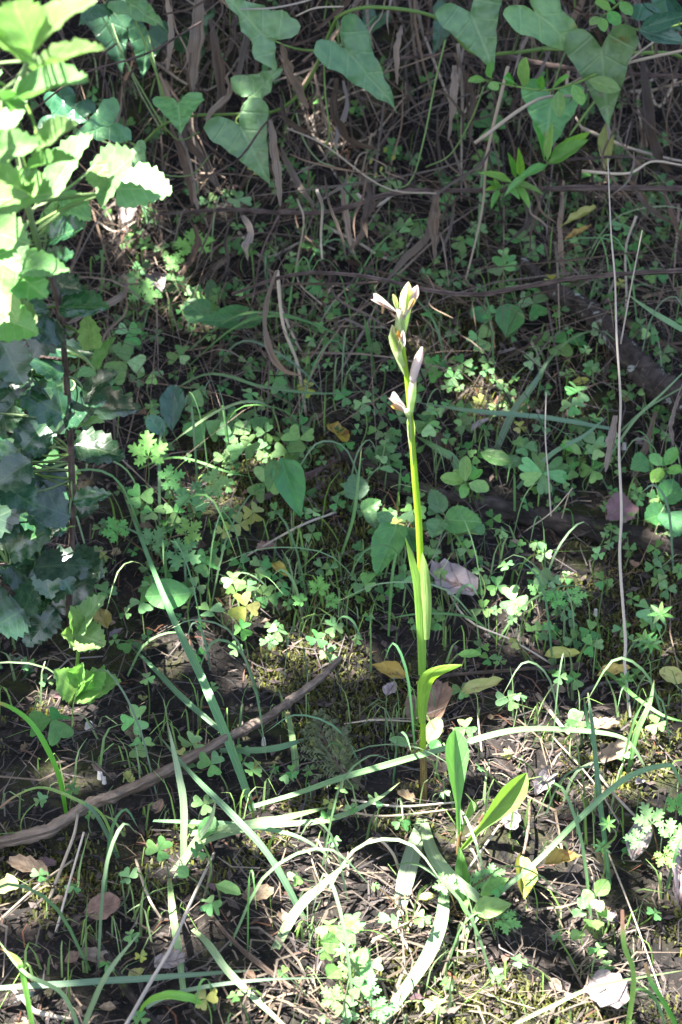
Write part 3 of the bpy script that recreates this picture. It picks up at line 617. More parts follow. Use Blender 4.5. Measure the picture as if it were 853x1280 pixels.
fl('lip', (510, 388), (518, 374), 7, 'lip', 'oval', fold=-.3, y0=-.010, y1=-.016, parent=f1)
fl('lip', (480, 378), (478, 393), 4, 'lip', 'oval', fold=-.3, y0=-.016, y1=-.018, parent=f1)
fl('sepal', (500, 440), (489, 408), 14, 'orchid_pale', 'oval', fold=.5, cup=-1.0, y0=-.006, y1=-.008, parent=f2)
fl('sepal', (501, 436), (504, 412), 10, 'petal', 'oval', fold=.5, cup=-1.0, y0=-.009, y1=-.010, parent=f2)
fl('lip', (499, 427), (498, 412), 7, 'lip', 'oval', fold=.2, y0=-.012, y1=-.014, parent=f2)
fl('sepal', (510, 518), (486, 496), 14, 'petal', 'lance', fold=-.5, cup=1.0, y0=-.006, y1=-.018, parent=f4)
fl('sepal', (508, 510), (489, 498), 8, 'petal', 'lance', fold=-.4, y0=-.010, y1=-.020, parent=f4)
fl('lip', (504, 515), (489, 506), 8, 'lip', 'oval', fold=-.3, y0=-.011, y1=-.02, parent=f4)

# ------------------------------------------------------------------ holly shrub at the left edge
HB = H(83, 785)
holly = thing('holly_shrub', HB, 'large dark spiny holly shrub at the left edge, bleached by sun at its top', 'shrub')
def hy(py): return HB.y - .02 - .42 * (785 - py) / 785 * (1 if py < 785 else .3)
stemp = [HB + V((0, 0, -.02)), Q(88, 720, hy(720)), Q(91, 640, hy(640)), Q(88, 545, hy(545)), Q(81, 450, hy(450)), Q(73, 375, hy(375)), Q(50, 315, hy(315)), Q(30, 235, hy(235)), Q(18, 130, hy(130)), Q(42, 64, hy(64)), Q(46, 20, hy(20))]
tube('stem', stemp[:7], [.0027, .0026, .0025, .0024, .0023, .0022, .002], 'bark_red', holly, 36, 8, .25)
tube('young_stem', stemp[6:], [.002, .002, .002, .002, .0015], 'stalk', holly, 24, 7)
hs = spline(stemp, 90)
side = [(( -30, 700), (10, 705)), ((-40, 470), (0, 480)), ((-30, 850), (0, 800))]
for (a, b) in side:
    p = Q(*b, hy(b[1]) - .03); q = min(hs, key=lambda s: (s - p).length); tube('side_branch', [q, q.lerp(p, .5) + V((0, 0, .01)), p, Q(*a, hy(a[1]) - .05)], [.0013, .0012, .0011, .0009], 'bark_red', holly, 12, 6); hs += spline([q, p], 12)
def hleaf(bx, by, tx, ty, wd, mat='holly', dy=0.0, dip=-.012, kind='holly', nr=None, t=.3):
    y = hy((by + ty) / 2) + dy; b = Q(bx, by, y); e = Q(tx, ty, y + dip)
    o = leaf('leaf', kind, mat, b, e, msize(wd, b) * 1.25, holly, nr, t, fold=.22, wave=.035, curl=-.15)
    q = min(hs, key=lambda s: (s - b).length)
    if .004 < (q - b).length < .1: stalk('petiole', q, b, .0011, o, 'stalk', True)
for a in ((60, 385, 2, 390, 30), (75, 384, 134, 384, 36), (68, 438, 116, 441, 22), (72, 400, 40, 442, 44), (0, 425, 28, 478, 46), (90, 474, 22, 505, 56), (88, 478, 70, 540, 50), (106, 497, 140, 466, 32), (98, 507, 173, 510, 38), (66, 545, 5, 588, 52), (92, 556, 152, 568, 40), (-5, 598, 44, 634, 44), (4, 704, 13, 622, 28), (12, 692, 68, 655, 40), (4, 698, 60, 746, 38), (94, 633, 120, 632, 24), (92, 626, 137, 617, 20), (46, 722, 94, 700, 27), (28, 738, 88, 772, 38), (30, 760, -8, 785, 46), (32, 795, -5, 830, 46), (34, 808, 64, 856, 46), (40, 838, 4, 872, 42), (20, 880, -12, 905, 42),
          (85, 600, 40, 600, 34), (60, 560, 20, 530, 36), (84, 660, 30, 640, 30), (20, 500, -12, 540, 40), (78, 420, 30, 410, 34), (40, 470, 0, 500, 40), (70, 760, 40, 800, 32), (60, 690, 90, 740, 28), (16, 640, -14, 675, 40), (55, 330, 92, 318, 26), (58, 350, 100, 362, 30), (60, 300, 105, 282, 34), (25, 560, -10, 590, 40), (10, 740, -16, 760, 34), (50, 860, 80, 890, 32), (66, 520, 30, 560, 38)):
    hleaf(*a, dy=rng.uniform(-.03, .03), t=.4)
for i in range(58):
    bx, by = rng.uniform(-45, 92), rng.uniform(425, 890); an = rng.uniform(0, 6.283); L = rng.uniform(48, 74)
    if by > 780 and bx > 45: continue
    hleaf(bx, by, min(128, bx + math.cos(an) * L), by + math.sin(an) * L * .8, L * .62, dy=rng.uniform(-.03, .06), t=.5)
for a in ((115, 438, 109, 391, 24), (120, 462, 142, 424, 17), (118, 463, 98, 470, 16), (90, 532, 128, 527, 18)): hleaf(*a, mat='holly_young', dy=-.02)
UPN = V((-.15, -.6, .78))
for a in ((42, 66, 14, -8, 46), (43, 62, 99, -8, 44), (40, 72, -16, 42, 40), (42, 88, 128, 60, 24), (16, 128, 104, 94, 46), (-6, 192, 43, 178, 34), (47, 188, 96, 154, 32), (34, 211, 93, 198, 20), (-8, 252, 64, 242, 60), (-12, 318, 54, 366, 58), (24, 331, 82, 337, 28), (-12, 392, 47, 416, 44), (-14, 290, 30, 300, 44), (14, 140, -16, 100, 40), (30, 240, -10, 215, 40), (-10, 350, 20, 400, 40)):
    hleaf(*a, mat='holly_young', kind='hollyyoung', dy=-.06, dip=-.03, nr=UPN, t=.25)
for i in range(16):
    bx, by = rng.uniform(-60, 10), rng.uniform(0, 400); hleaf(bx, by, bx + rng.uniform(-30, 45), by + rng.uniform(-40, 30), rng.uniform(34, 48), mat='holly_young', kind='hollyyoung', dy=rng.uniform(-.06, .02), nr=UPN)
for a in ((64, 242, 101, 168, 42), (121, 243, 162, 190, 62), (146, 238, 210, 232, 58), (78, 244, 113, 272, 26), (54, 264, 98, 286, 42), (120, 205, 140, 235, 34)):
    hleaf(*a, mat='holly_young', kind='hollyyoung', dy=.05, dip=-.01, t=.3)
tube('young_stem', [Q(50, 250, hy(250)), Q(85, 246, hy(246) + .03), Q(122, 242, hy(242) + .05)], [.0018, .0015, .001], 'stalk', holly, 8, 6)

SB = H(88, 880)
shoot = thing('holly_seedling', SB, 'young bright green spiny holly shoot low beside the dark shrub', 'seedling')
tube('stem', [SB, Q(94, 862, SB.y - .005), Q(98, 815, SB.y - .01), Q(103, 775, SB.y - .015), Q(112, 752, SB.y - .02)], [.002, .0017, .0014, .001], 'stalk', shoot, 12, 6)
for a in ((101, 787, 127, 746, 36), (93, 792, 132, 806, 44), (94, 866, 68, 836, 38), (95, 867, 149, 852, 44), (101, 872, 130, 826, 26), (98, 800, 76, 792, 26), (92, 850, 104, 830, 22), (96, 790, 90, 760, 22)):
    b = Q(a[0], a[1], SB.y - .02); leaf('leaf', 'hollyyoung', 'holly_young', b, Q(a[2], a[3], SB.y - .035), msize(a[4], b), shoot, None, .35, fold=.3, wave=.05)

# ------------------------------------------------------------------ vine with arrow-shaped leaves
VY = .60
vb = on_ground(Q(860, 60, .8))
vine = thing('climbing_vine', vb, 'green vine with arrow-shaped leaves trailing across the top of the brush', 'vine')
v1 = [vb, Q(852, 72, .66), Q(780, 66, VY + .03), Q(700, 60, VY + .02), Q(640, 66, VY), Q(590, 65, VY), Q(545, 22, VY), Q(470, 9, VY - .01), Q(428, 18, VY - .01), Q(412, 42, VY), Q(394, 86, VY), Q(378, 112, VY), Q(360, 130, VY), Q(335, 141, VY), Q(285, 143, VY), Q(240, 145, VY), Q(206, 155, VY), Q(178, 180, VY), Q(165, 188, VY - .02)]
tube('stem', v1, [.002, .0018, .0016, .0013], 'stalk', vine, 110, 6, .2); vsam = spline(v1, 150)
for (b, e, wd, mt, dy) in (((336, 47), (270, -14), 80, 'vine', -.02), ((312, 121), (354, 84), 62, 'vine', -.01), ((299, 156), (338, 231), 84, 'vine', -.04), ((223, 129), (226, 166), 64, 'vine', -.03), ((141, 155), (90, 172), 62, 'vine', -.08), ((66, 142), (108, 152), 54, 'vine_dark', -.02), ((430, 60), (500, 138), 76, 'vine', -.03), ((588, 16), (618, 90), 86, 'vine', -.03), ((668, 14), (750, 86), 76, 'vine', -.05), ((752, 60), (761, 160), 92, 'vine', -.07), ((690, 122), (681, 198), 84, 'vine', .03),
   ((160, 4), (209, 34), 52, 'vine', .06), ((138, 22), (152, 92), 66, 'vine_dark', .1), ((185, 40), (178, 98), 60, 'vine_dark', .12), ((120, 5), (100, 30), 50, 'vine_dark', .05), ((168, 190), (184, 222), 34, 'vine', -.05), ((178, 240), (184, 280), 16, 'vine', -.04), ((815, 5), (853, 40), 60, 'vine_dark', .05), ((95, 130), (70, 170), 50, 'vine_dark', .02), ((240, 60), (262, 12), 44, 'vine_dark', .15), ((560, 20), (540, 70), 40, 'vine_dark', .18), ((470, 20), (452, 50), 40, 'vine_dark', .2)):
    p = Q(*b, VY + dy); o = leaf('leaf', 'arrow', mt, p, Q(*e, VY + dy - .02), msize(wd, p), vine, V((0, -.8, .6)), .22, fold=.16, wave=.11, cols=4, curl=-.18)
    q = min(vsam, key=lambda s: (s - p).length); stalk('petiole', q, p, .0011, o, 'stalk', True)
for L in ([(557, 50), (545, 100), (531, 170), (516, 222), (497, 234), (475, 214)], [(605, 108), (590, 148), (563, 193), (532, 209)], [(405, 75), (407, 120), (412, 165), (405, 185)], [(370, 140), (380, 175), (398, 200), (418, 208)], [(205, 158), (225, 175), (250, 165)], [(170, 200), (205, 218), (240, 218), (262, 195)]):
    tube('tendril', [Q(*c, VY - .02) for c in L], [.0009, .0006], 'stalk', vine, 18, 5)
for px, py in ((475, 214), (468, 222), (462, 205), (405, 184), (411, 165), (490, 200), (480, 190)):
    p = Q(px, py, VY - .02); leaf('flower_bud', 'oval', 'clover_yellow', p, p + V((.003, -.002, .005)), .004, vine)

# ------------------------------------------------------------------ oval-leaved and narrow-leaved sprigs hanging in the brush
def sprig(name, stem, leaves, kind, mat, y, label, cat, r=.0012, smat='stalk', nr=None):
    pts = [Q(a, b, y) for a, b in stem]; t = thing(name, pts[0], label, cat); tube('stem', pts, [r, r * .6], smat, t, 16, 5); sp = spline(pts, 40)
    for (bx, by, tx, ty, wd) in leaves:
        yy = y + rng.uniform(-.015, .0); b = Q(bx, by, yy); o = leaf('leaf', kind, mat, b, Q(tx, ty, yy - .012), msize(wd, b), t, nr, .35, fold=.2, wave=.02)
        q = min(sp, key=lambda s: (s - b).length)
        if (q - b).length > .004: stalk('petiole', q, b, .0007, o, 'stalk', True)
    return t
sprig('oval_leaf_sprig', [(745, 92), (720, 104), (682, 113), (640, 107), (592, 97)], [(606, 99, 585, 102, 12), (612, 103, 622, 112, 14), (615, 98, 612, 76, 16), (655, 108, 660, 70, 20), (646, 106, 630, 98, 16), (690, 112, 712, 96, 18), (716, 105, 728, 132, 18), (698, 113, 699, 146, 18), (676, 112, 678, 96, 13), (735, 100, 775, 112, 22), (640, 106, 636, 90, 12)], 'oval', 'smooth', .52, 'hanging sprig with small oval leaves just under the vine', 'sprig')
sprig('narrow_leaf_sprig', [(745, 125), (715, 165), (685, 204), (650, 225), (622, 236)], [(686, 204, 738, 176, 26), (680, 200, 668, 155, 12), (684, 200, 692, 150, 12), (684, 206, 648, 224, 14), (645, 222, 634, 190, 11), (650, 220, 648, 184, 11), (640, 228, 598, 215, 12), (628, 234, 606, 226, 8), (625, 236, 614, 262, 9), (640, 230, 680, 243, 13), (645, 230, 664, 262, 12), (636, 234, 650, 249, 10), (622, 236, 606, 238, 8), (622, 236, 616, 222, 7), (660, 218, 630, 245, 11), (690, 200, 740, 165, 20)], 'lance', 'smooth', .56, 'sprig with whorls of narrow pointed leaves hanging before the long twig', 'sprig')
sprig('glossy_leaf_sprig', [(870, 20), (845, 32), (800, 36)], [(800, 36, 862, 18, 24), (798, 38, 860, 56, 28), (835, 30, 800, 6, 20), (850, 25, 830, -8, 18)], 'lance', 'darkoval', .5, 'dark glossy pointed leaves in the upper right corner', 'sprig')
sprig('round_leaf_sprig', [(790, -12), (765, 12), (748, 24)], [(765, 12, 745, 2, 16), (760, 14, 775, 32, 18), (752, 22, 738, 30, 14), (752, 22, 756, 40, 14), (775, 2, 790, 18, 16), (770, 5, 752, -12, 16), (640, 8, 655, -8, 18)][:6], 'oval', 'smooth', .55, 'small round-leaved sprig at the top edge on the right', 'sprig')

# ------------------------------------------------------------------ broad grass blades
def bl(pts, wd, mat, label, cat='grass blade', name='grass_blade', group='broad grass blades', **kw):
    P = [H(a, b, h) for a, b, h in pts]; kw.setdefault('n', 22); kw.setdefault('fold', .45)
    if pts[0][2] < .012: P[0] = on_ground(P[0], -.008)
    o = ribbon(name, P, msize(wd, P[0]) * .74, mat, None, jit=.16, **kw); tag(o, label, cat, group); return o
T2 = dict(taper=(.7, .06), peak=.35)
bl([(152, 610, .01), (180, 682, .05), (215, 770, .06), (250, 842, .05), (278, 908, .035), (300, 965, .02), (322, 1012, .006)][::-1], 15, 'blade_blue', 'broad dark bluish blade slanting down beside the holly', **T2)
bl([(158, 803, .005), (195, 838, .02), (232, 876, .025), (278, 915, .02)][::-1], 11, 'blade_blue', 'short bluish blade meeting the broad dark blade above the fallen stick', **T2)
bl([(275, 938, .02), (330, 938, .03), (362, 931, .03), (388, 921, .025)], 13, 'blade_blue', 'pointed blade lying across the fallen stick to the conifer sprig', **T2)
bl([(195, 915, .03), (240, 968, .06), (290, 1018, .06), (340, 1075, .04), (392, 1150, .008)][::-1], 12, 'blade_blue', 'long bluish blade crossing diagonally below the fallen stick', **T2)
bl([(318, 1008, .03), (372, 992, .04), (430, 972, .05), (490, 955, .055), (560, 935, .055), (640, 914, .06), (715, 913, .05), (770, 920, .04), (792, 935, .03), (812, 972, .008)], 12, 'blade', 'very long green blade arching right across the orchid foot', taper=(.7, .25), peak=.5, twist=(0, .3), n=40)
bl([(240, 1042, .02), (300, 1034, .035), (360, 1022, .04), (415, 1008, .03)], 17, 'blade_pale', 'wide pale blade lying sunlit below the conifer sprig', **T2)
bl([(205, 1078, .008), (250, 1056, .02), (320, 1034, .03), (410, 1025, .03), (470, 1000, .03), (500, 978, .03)], 12, 'blade_pale', 'pale blade running under the long arching blade toward the orchid', **T2)
bl([(192, 1026, .02), (245, 1028, .03), (300, 1032, .03), (370, 1045, .03), (418, 1075, .02)], 9, 'blade_blue', 'narrow blade bent over the pale blades on the left', taper=(.5, .1), peak=.4)
bl([(215, 1090, .006), (240, 1060, .02), (262, 1030, .04), (270, 1000, .06)], 13, 'blade_pale', 'short blade rising through the pale tangle', **T2)
bl([(335, 1185, .005), (370, 1140, .02), (402, 1108, .035), (442, 1072, .03)], 17, 'blade_pale', 'bleached wide blade pointing up into the sunlit straw', **T2)
bl([(555, 1180, .004), (620, 1122, .03), (670, 1078, .05), (720, 1028, .06), (780, 975, .06), (832, 957, .05), (846, 968, .04), (868, 1010, .01)], 11, 'blade', 'arching blade at right rising from the litter to a bent tip', taper=(.45, .2), peak=.6, n=32)
bl([(764, 1102, .004), (756, 1050, .03), (748, 985, .06), (742, 920, .09), (735, 866, .11)], 9, 'blade_blue', 'upright bluish blade left of the lower straw stalk end', taper=(.8, .3), peak=.4)
bl([(752, 975, .005), (744, 940, .03), (735, 905, .05), (730, 872, .07)], 7, 'blade_blue', 'shorter upright blade close behind the upright bluish blade', taper=(.8, .3), peak=.4)
bl([(228, 1075, .005), (230, 1010, .04), (222, 960, .06), (210, 905, .08)], 13, 'blade_pale', 'upright pale blade crossing the fallen stick', **T2)
bl([(232, 1245, .004), (222, 1180, .02), (215, 1130, .02), (212, 1098, .006)], 13, 'blade_pale', 'limp pale blade lying left of the round clover group', taper=(.6, .5), peak=.4)
bl([(232, 1130, .01), (260, 1180, .02), (290, 1220, .02), (358, 1285, .006)], 13, 'blade_pale', 'diagonal blade at the lower left running off the bottom', taper=(.4, .5), peak=.5)
bl([(-12, 1236, .02), (80, 1230, .025), (170, 1224, .02), (250, 1218, .015), (330, 1212, .008)], 12, 'blade_blue', 'long bluish blade lying level near the bottom left', taper=(.7, .1), peak=.4)
bl([(140, 1262, .01), (200, 1250, .02), (250, 1235, .03), (330, 1225, .03), (420, 1222, .01)], 8, 'blade_blue', 'thin level blade below the long bluish blade', **T2)
bl([(372, 972, .003), (368, 940, .01), (360, 890, .015)], 12, 'blade_pale', 'short pale blade tucked behind the conifer sprig', taper=(.7, .5), peak=.4)
bl([(84, 1012, .004), (72, 965, .05), (42, 908, .09), (8, 882, .1), (-30, 875, .1)], 9, 'blade_turn', 'half-dry blade with reddish end entering at the left edge', taper=(.6, .3), peak=.4)
bl([(150, 1055, .01), (130, 1022, .04), (100, 1002, .06), (55, 985, .06), (20, 995, .05), (-15, 1022, .04)], 6, 'blade_turn', 'thin half-dry blade arching over the stick at left', taper=(.6, .3), peak=.4)
bl([(150, 1062, .005), (120, 1018, .05), (92, 998, .06), (60, 986, .06)], 8, 'blade_blue', 'bluish blade end over the left part of the stick', **T2)
bl([(690, 442, .05), (668, 480, .06), (640, 520, .03), (615, 556, .01)][::-1], 13, 'blade_blue', 'dark blade slanting in the shade right of the orchid flowers', **T2)
bl([(520, 503, .04), (590, 514, .05), (680, 522, .05), (762, 536, .03)][::-1], 11, 'blade_blue', 'dark level blade behind the upper orchid stem', **T2)
bl([(640, 600, .006), (690, 568, .04), (730, 545, .05), (760, 520, .05)], 9, 'blade_blue', 'dark blade rising toward the straw stalk from the log', **T2)
bl([(872, 425, .05), (845, 408, .07), (815, 390, .08), (782, 366, .09)], 12, 'blade', 'pointed bright blade entering at the right edge above the branch', taper=(.9, .04), peak=.2)
bl([(205, 562, .02), (240, 535, .06), (275, 513, .08), (312, 502, .09), (340, 512, .07), (352, 548, .02)], 6, 'blade_pale', 'thin bright arching blade above the cut-leaved herbs', taper=(.8, .3), peak=.5)
bl([(740, 585, .01), (790, 530, .05), (830, 490, .07), (870, 450, .08)], 5, 'blade', 'thin blade crossing the lichened branch upward to the edge', **T2)
bl([(770, 545, .02), (810, 510, .05), (870, 475, .06)], 5, 'blade', 'second thin blade just under the one crossing the lichened branch', **T2)
bl([(782, 1290, .006), (792, 1225, .05), (780, 1180, .08), (778, 1137, .1)], 9, 'blade_turn', 'upright yellow-green blade with a brown tip near the lower right corner', taper=(.8, .6), peak=.4)
bl([(860, 1295, .004), (835, 1262, .03), (815, 1230, .05), (806, 1204, .06)], 9, 'blade_turn', 'slanting brown-tipped blade in the lower right corner', taper=(.8, .4), peak=.4)
bl([(635, 1285, .02), (690, 1258, .03), (750, 1232, .035), (860, 1212, .02)], 7, 'blade_pale', 'thin pale blade running level above the purple-grey dead leaf', **T2)
bl([(785, 960, .005), (795, 920, .03), (812, 880, .05), (818, 850, .06)], 10, 'blade', 'blade standing left of the olive leaf at the right edge', **T2)
bl([(870, 905, .03), (830, 895, .03), (790, 868, .03), (765, 845, .02), (735, 812, .005)][::-1], 8, 'blade', 'curved blade running right from the lower straw stalk', **T2)
bl([(0, 1185, .03), (22, 1200, .05), (30, 1225, .04), (45, 1290, .01)][::-1], 10, 'blade_turn', 'yellowing blade bent at the left edge near the bottom', taper=(.6, .2), peak=.4)
bl([(-10, 1165, .04), (30, 1215, .05), (80, 1245, .03), (105, 1290, .006)][::-1], 8, 'blade_pale', 'light blade leaning off the left edge near the bottom', **T2)
bl([(95, 1290, .004), (130, 1225, .05), (175, 1165, .08), (200, 1120, .09)][:3], 10, 'blade_pale', 'pointed light blade rising from the bottom edge at left', **T2)
bl([(165, 1282, .003), (180, 1258, .03), (205, 1245, .045), (235, 1247, .045), (252, 1254, .04)], 16, 'smooth', 'spoon-shaped green leaf lying near the bottom left', taper=(.2, .35), peak=.7)
bl([(520, 545, .02), (545, 560, .03), (570, 580, .02), (575, 610, .006)][::-1], 16, 'blade', 'short wide leaf blade right of the upper orchid stem', **T2)
bl([(195, 480, .01), (260, 468, .05), (330, 484, .06), (400, 492, .05), (470, 488, .02)], 6, 'blade', 'thin rushy blade lying level across the left shade', **T2)
bl([(230, 440, .01), (290, 412, .06), (340, 395, .08), (400, 408, .07), (455, 440, .03)], 6, 'blade', 'arched rushy blade crossing the bent straw stalk', **T2)
bl([(225, 425, .01), (290, 398, .05), (350, 392, .07), (420, 415, .04)], 5, 'blade', 'upper arched rushy blade crossing the bent straw stalk', **T2)
bl([(255, 455, .01), (300, 428, .05), (345, 440, .06), (385, 470, .04), (410, 500, .01)], 5, 'blade_blue', 'low arched rushy blade behind the bent straw stalk', **T2)
bl([(160, 575, .005), (220, 572, .03), (285, 590, .03), (320, 598, .01)], 5, 'blade', 'thin blade lying through the large cut-leaved herb', **T2)
bl([(420, 700, .004), (440, 655, .05), (447, 610, .08), (452, 560, .1)], 6, 'blade', 'thin upright blade left of the orchid above the bramble leaf', **T2)
bl([(470, 470, .004), (462, 430, .06), (455, 395, .09)], 9, 'blade', 'short upright blade left of the orchid flowers', **T2)

# random thin grass blades, each its own
for i in range(125):
    z = rng.random()
    if z < .3: px, py = rng.uniform(150, 853), rng.uniform(330, 640)
    elif z < .75: px, py = rng.uniform(100, 853), rng.uniform(640, 1000)
    else: px, py = rng.uniform(0, 853), rng.uniform(1000, 1290)
    p0 = H(px, py); L = rng.uniform(.04, .13); a = rng.uniform(0, 6.283); ln = rng.uniform(.25, .95); d = V((math.cos(a), math.sin(a), 0)) * L * ln; h = L * math.sqrt(1 - ln * ln * .9)
    mt = rng.choice(('blade', 'blade', 'blade_pale', 'blade_blue')); wd = rng.uniform(.0010, .0026)
    o = ribbon('grass_blade', [p0 + V((0, 0, -.003)), p0 + d * .3 + V((0, 0, h * .65)), above(p0 + d * .75 + V((0, 0, h * .9)), .004), above(p0 + d * 1.1 + V((0, 0, h * rng.uniform(.4, .95))), .004)], wd, mt, n=10, taper=(.7, .06), twist=(0, rng.uniform(-.6, .6)))
    later(o, p0 + d * .5, {'blade': 'thin green', 'blade_pale': 'thin pale', 'blade_blue': 'thin bluish', 'blade_turn': 'thin yellowing'}[mt] + ' grass blade', 'grass blade', 'thin grass blades')

# ------------------------------------------------------------------ branches, twigs and straws
def rod(name, pts, r, mat, label, cat, group=None, n=24, sides=7, rough=.25, mode=H):
    P = [mode(*c) for c in pts]; o = tube(name, P, [msize(q, P[0]) for q in r], mat, None, n, sides, rough); tag(o, label, cat, group); return o
rod('fallen_stick', [(-14, 1056, .014), (60, 1038, .018), (108, 1008, .022), (150, 992, .024), (205, 966, .026), (290, 920, .028), (335, 897, .028), (365, 874, .028), (400, 848, .03), (426, 822, .03)], [8.5, 8, 8, 7.5, 7, 7, 6.5, 6, 5, 3.5], 'bark_stick', 'bare grey-brown stick lying diagonally at the lower left', 'stick', n=150, sides=14, rough=.42)
rod('lichened_branch', [(650, 325, .03), (690, 362, .03), (738, 390, .03), (782, 440, .03), (822, 480, .03), (880, 515, .02)], [7, 10, 13, 15, 17, 18], 'bark_lichen', 'thick dark branch spotted with pale lichen at right', 'branch', n=130, sides=18, rough=.34)
rod('half_buried_log', [(405, 556, .002), (480, 595, .004), (545, 622, .006), (640, 640, .006), (740, 662, .006), (880, 690, .004)], [7, 10, 12, 13, 14, 14], 'bark_log', 'dark thin log half buried behind the orchid', 'branch', n=120, sides=14, rough=.45)
rod('long_twig', [(195, 268, .55), (290, 262, .56), (350, 266, .57), (420, 263, .57), (500, 241, .57), (620, 238, .58), (740, 235, .58), (875, 236, .58)], [1.8, 2.6, 3, 3, 3.2, 3.4, 3.6, 4], 'bark_red', 'long dark horizontal twig stretching across the brush', 'twig', 'twigs in the brush', 120, 8, .5, Q)
rod('pale_twig', [(290, 368, .40), (350, 347, .40), (400, 341, .40), (470, 348, .40), (530, 362, .40), (600, 368, .40), (690, 352, .40), (760, 344, .40), (870, 337, .40)], [1.6, 2.4, 2.6, 2.6, 2.6, 3, 3.2, 3.2, 3.4], 'bark_red', 'thin purplish twig passing right behind the orchid flowers', 'twig', 'twigs in the brush', 120, 8, .5, Q)
rod('upper_twig', [(480, 76, .7), (540, 70, .7), (620, 70, .7), (700, 84, .7), (780, 92, .7), (875, 97, .7)], [1.6, 2.6, 3.4, 3.4, 3.2, 3], 'bark_red', 'brown twig under the vine leaves at upper right', 'twig', 'twigs in the brush', 90, 7, .5, Q)
rod('light_twig', [(870, 60, .54), (800, 75, .54), (740, 92, .54), (710, 106, .54)], [2.2, 2, 1.6, 1.2], 'straw', 'light grey twig sloping in from the upper right edge', 'twig', 'twigs in the brush', 24, 6, .15, Q)
rod('light_twig', [(205, 18, .6), (240, 10, .6), (262, -4, .6)], [1.2, 1.6, 1.6], 'bark', 'short grey twig end near the top left of the brush', 'twig', 'twigs in the brush', 12, 6, .15, Q)
rod('light_twig', [(290, 12, .57), (340, 10, .57), (380, 2, .57), (400, -6, .57)], [.8, 1.4, 1.4, 1.2], 'straw', 'thin pale twig over the uppermost vine leaf', 'twig', 'twigs in the brush', 16, 6, .15, Q)
rod('light_twig', [(370, 20, .58), (395, 10, .58), (430, 8, .58)], [1, 1.2, 1], 'straw', 'short pale twig right of the uppermost vine leaf', 'twig', 'twigs in the brush', 12, 6, .15, Q)
rod('ground_twig', [(520, 848, .008), (585, 842, .008), (660, 836, .008), (725, 830, .006)], [1.4, 2.2, 2.2, 1.4], 'bark', 'thin grey twig lying right of the orchid at mid height', 'twig', 'twigs on the ground', 24, 6, .3)
rod('ground_twig', [(638, 1092, .006), (652, 1075, .014), (660, 1040, .016), (662, 1005, .012), (656, 985, .006)], [1, 1.8, 2, 1.8, 1], 'bark', 'small curved grey twig right of the spoon-leaved seedling', 'twig', 'twigs on the ground', 20, 6, .3)
rod('ground_twig', [(600, 950, .006), (670, 978, .01), (730, 1008, .01), (775, 1040, .006)], [1.2, 1.6, 1.8, 1.4], 'bark_red', 'dark twig sloping down to the right of the spoon-leaved seedling', 'twig', 'twigs on the ground', 24, 6, .3)
rod('ground_twig', [(262, 1140, .004), (290, 1175, .01), (325, 1205, .012), (372, 1240, .01), (408, 1262, .006)], [1.6, 3, 3.2, 3, 1.6], 'bark', 'knotty brown twig near the bottom left of centre', 'twig', 'twigs on the ground', 28, 7, .4)
rod('ground_twig', [(15, 1236, .01), (30, 1250, .012), (48, 1266, .012), (92, 1274, .008)], [2, 3, 3.4, 2], 'straw', 'short pale stick in the lower left corner', 'twig', 'twigs on the ground', 20, 7, .35)
rod('ground_twig', [(-12, 1258, .008), (30, 1246, .012), (68, 1228, .01)], [6, 5, 3], 'bark_lichen', 'lichened twig stump in the lower left corner', 'twig', 'twigs on the ground', 20, 8, .4)
rod('ground_twig', [(100, 1160, .004), (130, 1190, .01), (160, 1240, .012), (200, 1285, .008)], [3, 4.5, 5, 5], 'bark_log', 'dark mossy twig running down below the round tan leaf', 'twig', 'twigs on the ground', 28, 8, .4)
rod('ground_twig', [(600, 885, .01), (598, 900, .012), (603, 945, .006)], [1, 1.3, 1], 'straw', 'short pale stalk standing below the olive leaf', 'twig', 'twigs on the ground', 10, 5, .2)
rod('ground_twig', [(430, 905, .006), (470, 900, .01), (520, 902, .008)], [1, 1.6, 1], 'straw', 'thin pale twig left of the orchid foot', 'twig', 'twigs on the ground', 14, 5, .2)
rod('ground_twig', [(720, 880, .006), (735, 862, .01), (762, 853, .01), (790, 856, .006)], [1.2, 3, 2, 1], 'needles_grey', 'grey curled twig under the yellow leaf by the straw stalk', 'twig', 'twigs on the ground', 16, 6, .3)
rod('straw_stalk', [(788, 897, .0), (781, 830, .025), (782, 800, .035), (775, 700, .085), (777, 640, .115), (774, 560, .15), (776, 500, .18), (771, 420, .22), (769, 350, .245), (764, 290, .26), (760, 198, .29)], [2.2, 2.1, 1.9, 1.7, 1.5, 1.2, .8], 'straw', 'tall straight pale straw stalk standing at right', 'straw', None, 60, 7, .1)
rod('straw_stalk', [(776, 430, .21), (786, 375, .24), (797, 318, .26), (803, 288, .27)], [1.2, 1, .9, .7], 'straw', 'thin side straw leaning off the tall stalk', 'straw', None, 16, 5, .1)
rod('straw_stalk', [(383, 520, .0), (372, 455, .05), (354, 405, .09), (347, 338, .13)], [1.8, 2, 2.2, 2.4], 'straw', 'bent pale straw stalk left of the orchid flowers', 'straw', None, 24, 6, .15)
rod('straw_stalk', [(156, 1284, .03), (190, 1225, .04), (216, 1180, .045), (240, 1125, .03), (268, 1066, .004)], [2.4, 2.4, 2.4, 2.2, 1.8], 'straw', 'pale straw leaning diagonally across the lower left', 'straw', None, 28, 6, .15)
